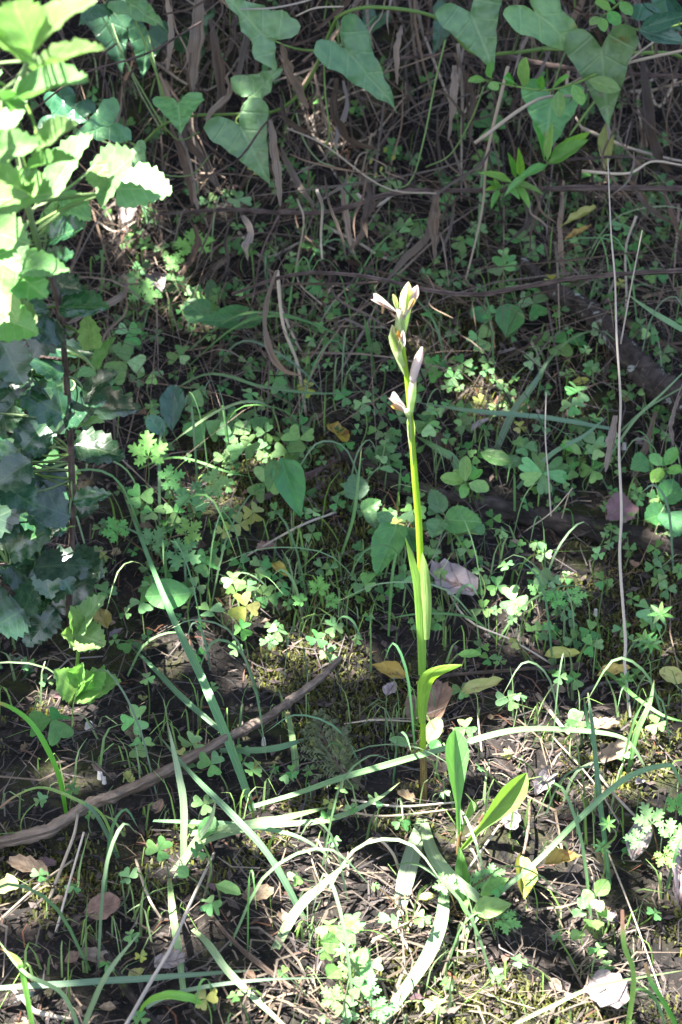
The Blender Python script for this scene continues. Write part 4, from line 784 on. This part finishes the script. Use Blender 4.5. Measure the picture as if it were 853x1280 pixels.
for k, (pts, r) in enumerate((([(672, 868, .008), (700, 905, .012), (712, 918, .008)], 3), ([(690, 920, .006), (740, 975, .02), (775, 1030, .01)], 1.2), ([(738, 955, .01), (770, 995, .02), (808, 1034, .006)], 2), ([(170, 1075, .004), (185, 1120, .02), (203, 1150, .006)], 2.0), ([(0, 1150, .006), (50, 1105, .02), (92, 1075, .006)], 1.8), ([(60, 1128, .01), (75, 1090, .03), (92, 1045, .05), (98, 1015, .05)], 2.4), ([(70, 1165, .005), (85, 1110, .03), (105, 1040, .06)], 1.8),
      ([(640, 1010, .004), (590, 1080, .02), (560, 1120, .004)], 1.6), ([(760, 1065, .006), (790, 1140, .02), (830, 1250, .004)], 1.2), ([(690, 660, .004), (686, 600, .05), (682, 545, .08), (683, 490, .1)], 1), ([(700, 660, .004), (706, 635, .03), (712, 615, .05)], 1), ([(655, 665, .004), (690, 640, .04), (716, 610, .07)], .9), ([(420, 640, .01), (370, 660, .02), (300, 700, .006)], 1.6), ([(560, 640, .004), (545, 690, .02), (530, 715, .03)], 1), ([(440, 1000, .01), (500, 1008, .02), (570, 1003, .01)], 1.8), ([(425, 1012, .01), (480, 1020, .02), (565, 1012, .01)], 1.6), ([(450, 1060, .02), (470, 1048, .035), (490, 1065, .03), (500, 1090, .01)], 2.2), ([(545, 700, .006), (580, 770, .02), (640, 800, .02), (690, 830, .006)], 1.4))):
    P = [H(*c) for c in pts]; o = tube('straw_stalk', P, [msize(r, P[0]), msize(r * .8, P[0])], 'straw', None, 14, 5, .15); later(o, P[1], 'thin dry straw', 'straw', 'thin dry straws')

# ------------------------------------------------------------------ dry leaves hanging in the brush
def hang(pts, wd, mat, label=None, y=.66, **kw):
    P = [above(Q(a, b, y - .02 * i), .004) for i, (a, b) in enumerate(pts)]; kw.setdefault('twist', (rng.uniform(-.8, .8), rng.uniform(-.8, .8)))
    o = ribbon('dry_hanging_leaf', P, msize(wd, P[0]), mat, None, n=22, jit=.55, fold=rng.uniform(.2, .9), hint=V((0, -1, .2)), taper=(.5, .15), peak=.5, **kw)
    if label: tag(o, label, 'dry leaf', 'dry leaves hanging in the brush')
    else: later(o, P[1], rng.choice(('withered brown', 'withered grey')) if False else ('pale' if mat == 'dry' else 'dark') + ' withered strip', 'dry leaf', 'dry leaves hanging in the brush')
    return o
hang([(250, -20), (247, 30), (243, 75), (240, 118)], 17, 'dry', 'wide grey-brown withered leaf hanging at the top left of the brush')
hang([(262, 25), (270, 70), (276, 125), (272, 160)], 15, 'dry_dark', 'brown withered leaf hanging just right of the wide grey-brown one')
hang([(208, -10), (214, 40), (209, 90)], 8, 'dry', 'narrow withered leaf hanging left of the wide grey-brown one')
hang([(225, 150), (229, 190), (240, 235), (248, 262)], 11, 'dry', 'pale withered strip hanging under the left vine leaf')
hang([(352, 55), (362, 85), (375, 115), (386, 136)], 13, 'dry', 'tan curled dead leaf hanging between the vine leaves', y=.57)
hang([(338, 150), (344, 190), (348, 225), (351, 258)], 11, 'dry', 'grey hanging dry leaf with a frayed end below the vine', y=.55)
hang([(350, 118), (357, 148), (375, 162), (392, 166)], 7, 'dry_dark', 'short hooked dead strip beside the vine stem', y=.6)
hang([(352, 185), (365, 215), (380, 240), (394, 258)], 8, 'dry', 'thin dead strip hanging right of the grey hanging dry leaf', y=.62)
hang([(568, 82), (566, 120), (560, 176)], 11, 'dry', 'grey dead strip hanging beneath the centre of the brush', y=.62)
hang([(584, 90), (592, 130), (586, 172)], 9, 'dry_dark', 'dark dead strip next to the grey one at the brush centre', y=.63)
hang([(546, 238), (542, 280), (544, 328)], 13, 'dry', 'wide grey dead strip hanging under the long twig', y=.56)
hang([(502, 32), (496, 60), (497, 106)], 8, 'dry', 'slender grey dead strip right of the vine leaf above the orchid', y=.6)
hang([(421, 98), (420, 140), (436, 172), (471, 186)], 12, 'dry_dark', 'brown hooked dead strip below the vine leaf above the orchid', y=.62)
hang([(800, 70), (808, 130), (822, 190), (842, 216)], 15, 'dry_dark', 'dark broad dead strip hanging at the right of the brush', y=.7)
hang([(345, 338), (331, 385), (334, 430), (352, 460), (376, 470)], 9, 'dry', 'curled dry strip hanging from the bent straw stalk', y=.38)
hang([(770, 520), (764, 550), (757, 590)], 10, 'dry', 'dry strip leaning beside the tall straw stalk', y=.35)
hang([(820, 515), (806, 560), (792, 600), (800, 625)], 9, 'dry', 'dangling dry strip under the lichened branch', y=.42)
hang([(850, 495), (838, 530), (842, 560)], 7, 'dry', 'short dangling dry strip at the right edge under the branch', y=.42)
hang([(780, 420), (765, 435), (757, 460), (752, 480)], 9, 'dry_dark', 'dark dead strip wrapped over the lichened branch', y=.5)
hang([(426, 615), (390, 640), (350, 668), (302, 702)], 12, 'dead_purple', 'long purplish dry leaf lying left of the orchid', y=.38)
for i in range(255):
    px = rng.uniform(150, 860); py = rng.uniform(-60, 250) if i < 170 else rng.uniform(180, 470)
    y = rng.uniform(.62, .95) if i < 170 else rng.uniform(.5, .68); L = rng.uniform(60, 170) if i < 170 else rng.uniform(40, 110); dr = rng.gauss(0, 26) if i < 170 else rng.gauss(0, 55)
    if i % 5 == 0: dr *= 3; L *= .5
    hang([(px, py), (px + dr * .2 + rng.gauss(0, 6), py + L * .35), (px + dr * .6 + rng.gauss(0, 6), py + L * .7), (px + dr, py + L)], rng.choice((2, 2, 3, 3, 4, 4, 5, 7, 9)) if i % 5 else 2.5, rng.choice(('dry', 'dry', 'dry_dark', 'dry_dark')), y=y)
for i in range(80):                                   # thin brush twigs
    px, py = rng.uniform(110, 860), rng.uniform(-30, 400); a = rng.gauss(0, .7) if i % 3 else rng.gauss(1.57, .4); L = rng.uniform(60, 260); y = rng.uniform(.52, .85)
    P = [above(Q(px + math.cos(a) * L * t + rng.gauss(0, 9), py + math.sin(a) * L * t + rng.gauss(0, 9), y + rng.uniform(-.03, .03)), .006) for t in (0, .33, .66, 1)]
    o = tube('brush_twig', P, [rng.uniform(.0008, .0019), .0008], rng.choice(('bark', 'bark_red', 'straw')), None, 14, 5, .2); later(o, P[1], 'thin bare twig', 'twig', 'thin twigs in the brush')

# ------------------------------------------------------------------ dead leaves on the ground
def dead(bx, by, tx, ty, wd, mat, label, kind='oval', h=.008, nr=None, **kw):
    b = H(bx, by, h); o = leaf('dead_leaf', kind, mat, b, H(tx, ty, h * 1.5) if h < .05 else Q(tx, ty, b.y - .01), msize(wd, b), None, nr or V((0, -.3, .95)), .25, **{**dict(fold=.25, wave=.06, curl=.2), **kw}); tag(o, label, 'dead leaf', 'dead leaves on the ground'); return o
g = dead(598, 737, 533, 716, 47, 'dead_grey', 'broad grey lilac dead leaf with dark veins right of the orchid', 'broken', .014, fold=.2, wave=.16, nr=V((0, -.6, .8)))
dead(508, 846, 464, 834, 27, 'dead_yellow', 'bright yellow dead leaf left of the orchid stem', 'lance', .012)
dead(575, 866, 630, 853, 19, 'dead_olive', 'olive yellow leaf lying right of the orchid leaf tip', 'lance', .014)
dead(745, 845, 790, 838, 22, 'dead_yellow', 'yellow leaf lying at the tall straw stalk', 'lance', .01)
dead(858, 852, 824, 842, 30, 'dead_olive', 'olive leaf half out of frame at the right edge', 'oval', .01)
dead(680, 818, 728, 820, 17, 'dead_olive', 'slim yellowish leaf left of the tall straw stalk', 'lance', .012)
dead(540, 905, 556, 858, 36, 'dead_brown', 'brown dead leaf standing behind the orchid foot', 'broken', .012)
dead(515, 900, 520, 872, 28, 'dead_brown', 'small brown dead leaf just left behind the orchid foot', 'broken', .008)
dead(655, 1125, 648, 1072, 30, 'dead_olive', 'upright yellow-tan dead leaf in the front right litter', 'lance', .014, fold=.5)
dead(680, 1080, 728, 1074, 22, 'dead_yellow', 'curled yellow-tan leaf right of the upright one', 'lance', .016, fold=.6)
dead(790, 1075, 812, 1018, 32, 'dead_grey', 'long grey-brown dead leaf left of the bushy herb', 'lance', .012)
dead(850, 1130, 852, 1055, 36, 'dead_grey', 'greyish dead leaf cut by the right edge', 'oval', .014)
dead(104, 1140, 152, 1128, 40, 'dead_brown', 'round tan dead leaf lying at the left', 'oval', .012, fold=.1)
dead(-8, 1110, 26, 1112, 32, 'dead_olive', 'small cream-yellow dead leaf at the left edge', 'oval', .012)
dead(192, 1204, 236, 1200, 26, 'dead_grey', 'whitish crumpled dead leaf at the lower left', 'broken', .012)
dead(302, 1120, 345, 1117, 24, 'dead_brown', 'brown dead leaf left of the sunlit straw', 'broken', .01)
dead(738, 1222, 785, 1262, 50, 'dead_grey', 'crinkled purple-grey dead leaf near the lower right corner', 'broken', .012)
dead(340, 703, 362, 724, 14, 'dead_yellow', 'tiny yellow leaf among the small clovers left of the orchid', 'lance', .012)
dead(122, 760, 138, 792, 24, 'dead_yellow', 'yellow-brown leaf behind the young holly shoot', 'oval', .012)
dead(411, 528, 432, 562, 24, 'dead_yellow', 'orange-yellow leaf beside the log end', 'oval', .02)
dead(790, 625, 752, 652, 40, 'dead_purple', 'purple blotched leaf on the log behind the straw stalk', 'serrate', .03, nr=V((0, -.8, .6)))
dead(545, 540, 568, 590, 20, 'dry_dark', 'brown folded dead leaf right of the upper orchid stem', 'lance', .012)
dead(588, 540, 614, 525, 12, 'dead_grey', 'small pinkish pale dead leaf in the shade', 'lance', .02)
dead(730, 905, 775, 912, 26, 'dead_brown', 'pinkish brown dead leaf at the straw stalk foot', 'broken', .01)
dead(750, 950, 790, 930, 30, 'dead_brown', 'brown dead leaf right below the straw stalk foot', 'broken', .01)
dead(757, 155, 756, 212, 20, 'dead_olive', 'hanging yellowed leaf under the right vine leaf', 'lance', .1, nr=V((0, -1, .1)))
dead(700, 285, 748, 262, 26, 'dead_olive', 'mottled yellow leaf under the long twig', 'oval', .06)
dead(705, 300, 742, 285, 16, 'dead_yellow', 'brownish yellow leaf close below the mottled one', 'lance', .04)
dead(345, 680, 322, 690, 22, 'dead_brown', 'small tan dead leaf under the long purplish dry leaf', 'broken', .01)
dead(520, 1000, 495, 992, 16, 'dead_brown', 'small brown dead leaf beside the orchid foot', 'broken', .01)
dead(690, 965, 668, 1000, 24, 'dead_grey', 'grey scrap of leaf right of the spoon-leaved seedling', 'broken', .008)
dead(636, 1012, 648, 1045, 24, 'dead_grey', 'pale scrap of leaf under the spoon-shaped leaf', 'broken', .008)
dead(140, 1200, 95, 1195, 22, 'dead_brown', 'dull brown dead leaf below the round tan one', 'broken', .008)
dead(60, 1090, 10, 1080, 26, 'dead_brown', 'dark brown dead leaf above the cream-yellow one', 'broken', .008)
dead(160, 900, 172, 930, 20, 'dead_brown', 'dark dead leaf among the clovers beside the stick', 'broken', .006)
dead(170, 365, 150, 345, 26, 'dead_brown', 'pinkish dead leaf lit by the sun in the left brush', 'broken', .02)
dead(190, 340, 205, 372, 24, 'dead_grey', 'pale pink dead leaf lit by the sun in the left brush', 'lance', .02)
dead(150, 280, 175, 250, 22, 'dead_grey', 'bleached dead leaf in the sunlit gap of the left brush', 'lance', .03)
for i in range(90):
    px, py = rng.uniform(0, 853), rng.uniform(380, 1285); b = H(px, py, rng.uniform(.003, .01)); s = rng.uniform(10, 26); a = rng.uniform(0, 6.28); e = b + V((math.cos(a), math.sin(a), rng.uniform(-.1, .25))) * msize(s, b)
    mt = rng.choice(('dead_brown', 'dead_brown', 'dead_brown', 'dead_grey', 'dead_olive', 'dead_purple')); o = leaf('dead_leaf', rng.choice(('oval', 'broken', 'lance')), mt, b, e, msize(s * rng.uniform(.4, .75), b), None, V((0, -.2, 1)), .4, fold=.35, wave=.07, curl=.3)
    later(o, b, {'dead_brown': 'small brown', 'dead_grey': 'small greyish', 'dead_olive': 'small olive', 'dead_purple': 'small purplish'}[mt] + ' dead leaf', 'dead leaf', 'small dead leaves')
for px, py, s in ((112, 910, 12), (125, 972, 9), (130, 978, 7), (780, 560, 8), (330, 930, 7), (745, 768, 6)):
    p = H(px, py, .004); r = msize(s, p) * .5; L = [(math.cos(a) * r * rng.uniform(.6, 1.1), math.sin(a) * r * rng.uniform(.6, 1.1)) for a in (0, 1, 2.1, 3.1, 4.2, 5.3)]
    me = mkmesh('pale_chip', [V((x, y, -.001)) for x, y in L] + [V((x * .7, y * .7, .004 + rng.uniform(0, .002))) for x, y in L], [tuple(range(6))[::-1], tuple(range(6, 12))] + [(k, (k + 1) % 6, (k + 1) % 6 + 6, k + 6) for k in range(6)], None, 'chip', False)
    o = link('pale_chip', me, None, Matrix.Translation(p)); later(o, p, 'small whitish chip', 'chip', 'whitish chips on the soil')

# ------------------------------------------------------------------ clovers: three heart-shaped leaflets on a stalk
CL = [(615,158,35),(607,199,34),(587,219,30),(783,186,28),(811,194,28),(650,300,32),(579,302,28),(670,312,30),(632,322,26),(506,282,24),(778,280,28),(801,302,26),(526,282,26),(436,244,24),
 (257,374,44),(191,466,30),(159,453,46),(343,476,32),(249,486,34),(257,527,50),(312,524,36),(307,559,36),(290,542,34),(375,549,40),(360,566,36),(330,604,36),(70,594,46),(393,640,18),(191,640,26),
 (627,335,30),(667,379,34),(599,423,32),(536,464,30),(567,471,24),(675,426,27),(708,428,42),(665,451,22),(723,489,32),(715,506,30),(628,480,20),(658,557,22),(714,587,22),(741,588,28),(744,561,24),(766,549,22),(824,622,20),(798,624,15),(541,514,14),(579,524,22),(453,504,22),(430,496,22),(738,461,20),(821,343,24),(745,524,18),(539,390,22),(801,406,22),(814,418,20),
 (257,704,30),(330,714,18),(292,725,26),(353,733,22),(335,746,26),(310,733,22),(176,753,30),(189,731,24),(262,763,30),(302,786,26),(340,799,16),(164,804,28),(184,848,18),(295,811,18),(65,899,52),(169,900,32),(176,930,34),(396,799,26),(315,963,22),(265,955,30),(418,784,22),(343,960,15),(365,965,18),
 (456,731,32),(504,726,24),(461,771,14),(446,798,15),(642,751,34),(672,678,22),(680,693,18),(690,726,20),(675,718,30),(627,663,20),(622,733,22),(632,706,18),(700,846,16),(718,849,20),(637,876,28),(650,869,18),(577,863,24),(582,910,26),(723,902,24),(821,905,22),(778,945,18),(748,693,16),(824,726,20),(811,761,32),(839,663,18),(761,680,13),(597,713,13),(551,713,16),
 (91,988,18),(199,1063,28),(113,1018,15),(50,1000,20),(244,1031,24),(265,1129,32),(161,1096,26),(93,1109,18),(50,1094,18),(134,1204,20),(164,1169,20),(295,1245,18),(370,1094,22),(411,1157,30),(406,1187,28),(418,1050,18),(360,968,18),(176,1273,20),(529,1147,20),(546,1256,28),(562,1227,22),(748,1187,24),(620,1220,20),(650,1202,20),(463,1207,32),(441,1157,30),(819,1141,18),
 (555,990,16),(470,1000,18),(440,1010,18),(490,1150,26),(430,1260,34),(450,1235,30),(600,960,14),(240,930,30),(230,950,26),(300,940,22),(255,1005,24),(430,985,18)]
CY = [(307,758,36),(645,801,18),(413,1003,20),(316,640,30),(300,655,26),(280,664,22),(493,655,26),(480,668,20),(230,945,18),(320,958,16),(600,500,18),(690,350,18)]
def clover(px, py, s, mats, desc, h=None, cat='clover'):
    h = rng.uniform(.014, .042) if h is None else h; p = H(px, py, h); R = msize(s, p) * .6
    off = V((rng.gauss(0, .012), rng.gauss(.004, .012), 0)); g = on_ground(p + off, -.002); t = thing('clover', g)
    nrm = (V((0, -.42, .9)) + rv(.45)).normalized(); stalk('stalk', g, p, .00065, t, 'red_stalk' if rng.random() < .15 else 'stalk')
    a0 = rng.uniform(0, 6.28); u = nrm.orthogonal().normalized(); v = nrm.cross(u); dr = rng.uniform(-.2, .35) if rng.random() < .8 else rng.uniform(.5, 1.0)
    for k in range(3):
        a = a0 + k * 2.094 + rng.gauss(0, .1); d = u * math.cos(a) + v * math.sin(a) - nrm * dr; q = R * rng.uniform(.78, 1.08)
        link('leaflet', tpl('heart', mats, 6, fold=.28 if dr > .1 else .12, wave=.05, cols=2), t, frame(p, d, nrm + rv(.12), q * 1.22, q))
    later(t, p, desc, cat, 'clovers in the undergrowth')
for x, y, s in CL:
    m = 'clover' if rng.random() < .75 else 'clover_deep'
    clover(x, y, s, m, ('large ' if s > 38 else 'small ' if s < 21 else '') + ('green' if m == 'clover' else 'deep green') + ' clover')
for x, y, s in CY: clover(x, y, s, 'clover_yellow', 'yellowing clover')
for i in range(125):
    if i < 98: x, y = rng.uniform(160, 853), rng.uniform(190, 640)
    else: x, y = rng.uniform(120, 853), rng.uniform(640, 1280)
    s = rng.choice((rng.uniform(10, 18), rng.uniform(16, 34))); m = rng.choice(('clover', 'clover', 'clover_deep', 'clover_deep', 'clover_yellow') if i % 2 else ('clover', 'clover_deep')); clover(x, y, s, m, ('small ' if s < 21 else '') + {'clover': 'green', 'clover_deep': 'deep green', 'clover_yellow': 'yellowing'}[m] + ' clover')
# five-part pale head
t = thing('clover', H(672, 650)); pc = H(678, 592, .03); stalk('stalk', t.location, pc, .0009, t)
for a, b in ((650, 578), (672, 566), (652, 602), (682, 618), (706, 578), (708, 598)): leaf('leaflet', 'heart', 'clover', pc, H(a, b, .03), msize(20, pc), t, V((0, -.6, .8)), .2, fold=.15, wave=.04, cols=2)
tag(t, 'clover with two overlapping heads of six leaflets above the log', 'clover', 'clovers in the undergrowth')

# ------------------------------------------------------------------ cut-leaved herbs
def herb(base, heads, label, h=.03, mat='herb', smat='red_stalk', cat='herb', name='cut_leaved_herb'):
    g = H(*base); t = thing(name, g, label, cat, 'cut-leaved herbs')
    for px, py, s, ang in heads:
        p = H(px, py, h + rng.uniform(-.005, .015)); stalk('stalk', g, p, .0008, t, smat); nrm = (V((0, -.55, .84)) + rv(.25)).normalized()
        r = V((1, 0, 0)); v = nrm.cross(r).normalized(); a = math.radians(ang); d = r * math.cos(a) + v * math.sin(a); L = msize(s, p) * .6
        link('leaf', tpl('fern', mat, 4, fold=.2, wave=.06), t, frame(p, d, nrm, L, L))
herb((235, 345), [(243, 312, 66, 95), (222, 330, 34, 150)], 'uppermost cut-leaved herb in the dark brush at left')
herb((186, 402), [(178, 372, 58, 80)], 'single cut-leaved herb right of the upper holly leaves')
herb((205, 640), [(186, 572, 62, 95), (208, 600, 44, 20), (238, 615, 66, -60), (262, 605, 48, 10)], 'large cut-leaved herb with four leaves left of the sorrel leaf', .045)
herb((196, 706), [(148, 668, 44, 120), (190, 680, 48, 60), (220, 690, 62, -30), (232, 668, 44, 40)], 'cut-leaved herb just below the large one beside the broad dark blade', .035)
herb((395, 770), [(398, 738, 34, 80), (412, 752, 28, 10), (378, 752, 26, 150)], 'small cut-leaved herb in the tuft of thin grass')
herb((826, 1075), [(815, 1030, 52, 110), (838, 1048, 56, 30), (800, 1050, 36, 170), (830, 1068, 40, -60), (846, 1012, 40, 70)], 'bushy cut-leaved herb at the right edge near the front', .035)
herb((665, 780), [(650, 762, 28, 150), (690, 752, 40, 40), (715, 745, 36, 0), (672, 740, 30, 90)], 'low cut-leaved herb between the grey leaf and the straw stalk')
herb((560, 1140), [(590, 1108, 42, 60), (612, 1095, 36, 20), (560, 1110, 40, 120), (628, 1150, 44, -20)], 'cut-leaved herb half in sun in front of the orchid', .02)
herb((440, 1270), [(455, 1240, 46, 60), (420, 1250, 40, 140), (440, 1215, 44, 90), (470, 1262, 40, 0)], 'cut-leaved herb in full sun at the bottom', .025)
herb((640, 320), [(600, 290, 34, 120), (560, 255, 30, 100)], 'faint cut-leaved herb under the long twig')
# goosegrass-like whorled stems
def whorl(base, heads, label):
    g = H(*base); t = thing('whorled_weed', g, label, 'weed', 'whorled weeds'); prev = g
    for px, py, s, h in heads:
        p = H(px, py, h); stalk('stem', prev, p, .0009, t); prev = p; nrm = (V((0, -.45, .9)) + rv(.3)).normalized(); u = nrm.orthogonal().normalized(); v = nrm.cross(u); a0 = rng.uniform(0, 6)
        for k in range(7): a = a0 + k * .898; d = u * math.cos(a) + v * math.sin(a) + nrm * .15; L = msize(s, p) * .5; link('leaf', tpl('lance', 'herb', 4, fold=.2, wave=.03), t, frame(p, d, nrm, L * .34, L))
whorl((822, 835), [(815, 805, 30, .03), (826, 768, 36, .055)], 'bright whorled weed at the right edge above the olive leaf')
whorl((800, 838), [(806, 800, 32, .03)], 'lower whorled weed left of the tall one at the right edge')
whorl((786, 880), [(783, 850, 28, .025)], 'small whorled weed at the yellow leaf by the straw stalk')
whorl((750, 1105), [(752, 1060, 28, .04), (760, 1030, 24, .06)], 'thin whorled weed beside the upright bluish blade')
whorl((100, 445), [(118, 430, 22, .05)], 'little whorled weed between the holly leaves')
whorl((470, 1285), [(430, 1190, 30, .05)], 'leafy weed in the sunlit straw')

# ------------------------------------------------------------------ single broad-leaved plants
def plant(name, base, leaves, kind, mat, label, cat, h=.03, smat='stalk', r=.001, group=None, nr=None, **kw):
    g = H(*base); t = thing(name, g, label, cat, group)
    for bx, by, tx, ty, wd in leaves:
        hh = h + rng.uniform(-.004, .008); b = H(bx, by, hh); e = Q(tx, ty, b.y + (.0 if ty > by else .01)); e = H(tx, ty, hh + .008)
        leaf('leaf', kind, mat, b, e, msize(wd, b), t, nr or V((0, -.6, .8)), .18, **{**dict(fold=.2, wave=.04), **kw})
        if (b - g).length > .003: stalk('stalk', g, b, r, t, smat)
    return t
plant('bramble', (500, 720), [(497, 655, 470, 722, 42), (505, 660, 520, 690, 20), (488, 655, 472, 640, 22)], 'serrate', 'bramble', 'single bramble leaf hanging left of the orchid stem', 'bramble', .03)
plant('bramble', (560, 680), [(555, 650, 602, 652, 40), (552, 642, 540, 610, 26), (550, 650, 540, 672, 28), (598, 668, 605, 655, 14)], 'serrate', 'bramble', 'three-leaflet bramble right of the orchid stem above the grey leaf', 'bramble', .03)
plant('bramble', (450, 640), [(450, 625, 440, 592, 32), (452, 640, 476, 625, 22), (462, 640, 470, 660, 18)], 'serrate', 'bramble', 'small dark bramble seedling left of the upper orchid stem', 'bramble', .02)
plant('bramble', (840, 700), [(835, 640, 805, 650, 36), (838, 640, 850, 672, 40), (832, 630, 842, 600, 34), (812, 575, 790, 585, 30)], 'serrate', 'bramble', 'dark bramble leaves under the rosette at the right edge', 'bramble', .02)
plant('sorrel', (350, 560), [(352, 572, 376, 645, 40), (345, 575, 335, 612, 20)], 'lance', 'bramble', 'broad pointed sorrel leaf drooping left of the log end', 'sorrel', .05)
plant('round_leaf_plant', (240, 790), [(240, 742, 182, 745, 44)], 'oval', 'smooth', 'single oval light green leaf across the broad dark blade', 'seedling', .03)
plant('dark_leaf_seedling', (215, 555), [(216, 540, 218, 482, 34), (205, 545, 185, 520, 24)], 'oval', 'darkoval', 'dark glossy oval leaves right of the holly', 'seedling', .04)
plant('rosette', (585, 625), [(582, 603, 582, 570, 18), (580, 602, 550, 598, 20), (586, 604, 612, 614, 20), (582, 605, 578, 622, 14), (580, 600, 566, 588, 13), (586, 600, 604, 588, 12)], 'oval', 'smooth', 'pale green rosette of pointed leaves above the bramble', 'seedling', .04)
plant('rosette', (832, 620), [(832, 582, 846, 560, 18), (828, 582, 812, 568, 18), (828, 586, 816, 602, 18), (834, 586, 852, 590, 18), (832, 582, 826, 572, 10)], 'oval', 'smooth', 'bright rosette under the branch at the right edge', 'seedling', .045)
plant('seedling_pair', (716, 575), [(728, 568, 702, 552, 16), (716, 565, 700, 556, 9)], 'oval', 'smooth', 'single bright oval leaf left of the tall straw stalk', 'seedling', .035)
plant('seedling_pair', (620, 1000), [(600, 825, 603, 812, 8), (573, 815, 600, 820, 13)], 'oval', 'smooth', 'small oval leaf on the moss right of the orchid', 'seedling', .012) if False else None
plant('oval_seedling', (570, 822), [(572, 818, 602, 819, 13)], 'oval', 'smooth', 'small oval leaf on the moss right of the orchid', 'seedling', .012)
plant('oval_seedling', (520, 935), [(512, 930, 488, 924, 14), (535, 930, 550, 898, 22), (540, 940, 548, 925, 18)], 'oval', 'clover', 'round leaves at the orchid foot behind the long blade', 'seedling', .015)
plant('oval_seedling', (725, 935), [(722, 908, 716, 885, 18), (720, 912, 706, 906, 12), (726, 912, 738, 906, 12)], 'oval', 'clover', 'three-leaved seedling left of the straw stalk foot', 'seedling', .015)
plant('round_leaved_weed', (750, 1175), [(745, 1120, 760, 1100, 22), (740, 1130, 730, 1112, 18), (738, 1150, 745, 1165, 26), (730, 1140, 715, 1148, 18), (735, 1135, 722, 1122, 16), (748, 1140, 765, 1150, 14), (728, 1165, 714, 1176, 18), (742, 1125, 752, 1142, 18)], 'oval', 'clover', 'round-leaved weed cluster below the upright bluish blade', 'weed', .03)
plant('round_leaved_weed', (440, 1230), [(432, 1165, 448, 1150, 24), (425, 1180, 400, 1178, 28), (440, 1195, 462, 1200, 28), (425, 1210, 408, 1222, 26), (445, 1180, 420, 1158, 22)], 'oval', 'smooth', 'round-leaved weed in the sunlit straw', 'weed', .03)
plant('round_leaved_weed', (255, 1120), [(236, 1095, 222, 1085, 18), (270, 1105, 302, 1118, 18), (250, 1050, 268, 1020, 22)], 'oval', 'smooth', 'loose oval leaves under the pale blade tangle', 'weed', .025)
plant('sunlit_leaf_plant', (585, 1150), [(583, 1145, 575, 1060, 20), (590, 1140, 640, 1130, 30), (600, 1120, 636, 1098, 20), (580, 1125, 560, 1090, 18)], 'lance', 'smooth', 'bright toothed leaves in the sun before the orchid', 'weed', .025)
plant('broad_leaf_plant', (340, 430), [(260, 400, 230, 375, 40), (330, 400, 245, 402, 34)], 'lance', 'bramble', 'broad dark leaf under the large clover in the left shade', 'weed', .03)
plant('broad_leaf_plant', (625, 410), [(632, 420, 640, 380, 40), (610, 405, 590, 385, 26)], 'oval', 'bramble', 'broad shaded leaf right of the orchid flowers', 'weed', .02)
plant('broad_leaf_plant', (620, 590), [(600, 565, 640, 580, 22), (620, 580, 655, 575, 20)], 'oval', 'bramble', 'broad shaded leaves on the log', 'weed', .02)
# spoon-leaved seedling at the orchid's right
SL = H(573, 1068); spoon = thing('spoon_leaved_seedling', SL, 'seedling with two spoon-shaped bright leaves right of the orchid foot', 'seedling')
tube('stem', [SL + V((0, 0, -.004)), Q(574, 1052, SL.y), Q(575, 1040, SL.y)], [.0018, .0016, .0014], 'red_stalk', spoon, 6, 6)
b = Q(574, 1048, SL.y - .002)
leaf('leaf', 'spatula', 'smooth', b, Q(569, 911, SL.y - .004), msize(28, b), spoon, V((0, -1, .3)), .05, fold=.2, curl=-.05)
leaf('leaf', 'spatula', 'smooth', Q(574, 1064, SL.y - .003), Q(656, 972, SL.y - .03), msize(30, b), spoon, V((.1, -.8, .6)), .05, fold=.25, curl=-.05)
leaf('leaf', 'spatula', 'smooth', Q(575, 1046, SL.y + .004), Q(588, 998, SL.y + .006), msize(12, b), spoon, V((.3, -.8, .4)), .05, fold=.25)

# ------------------------------------------------------------------ feathery conifer sprig beside the fallen stick
CB = H(455, 985, .006); con = thing('conifer_sprig', CB, 'feathery dull green conifer sprig lying left of the orchid foot', 'sprig')
axisp = [H(455, 985, .008), H(430, 965, .02), H(410, 935, .028), H(398, 898, .02)]; tube('stem', axisp, [.0014, .0008], 'bark', con, 12, 5); sp = spline(axisp, 26)
for i, p in list(enumerate(sp[2:]))[::2]:
    for sgn in (-1, 1):
        L = .026 * math.sin(math.pi * (.18 + .78 * i / 24)) * rng.uniform(.8, 1.15); tdir = (sp[min(i + 3, 26)] - sp[i + 1]).normalized(); sd_ = tdir.cross(V((0, -.5, .86))).normalized() * sgn; d = (tdir * .75 + sd_).normalized(); vs, fs, uv = [], [], []
        q = [p, p + d * L * .5 + V((0, 0, .004)), p + d * L + V((0, 0, rng.uniform(-.002, .006)))]; s2 = spline(q, 9)
        thread(vs, fs, uv, q, .0026)
        for k, c in enumerate(s2[1:]):
            for s3 in (-1, 1):
                l3 = .006 * (1 - .06 * k); dd = (d * .8 + tdir.cross(V((0, 0, 1))) * 0 + sd_.cross(d).cross(d) * 0 + d.cross(V((0, -.5, .86))).normalized() * s3 * .8).normalized(); thread(vs, fs, uv, [c, c + dd * l3 * .5 + V((0, 0, .001)), c + dd * l3], .0028, 2)
        link('frond', mkmesh('frond', vs, fs, uv, 'conifer'), con)

word_all()
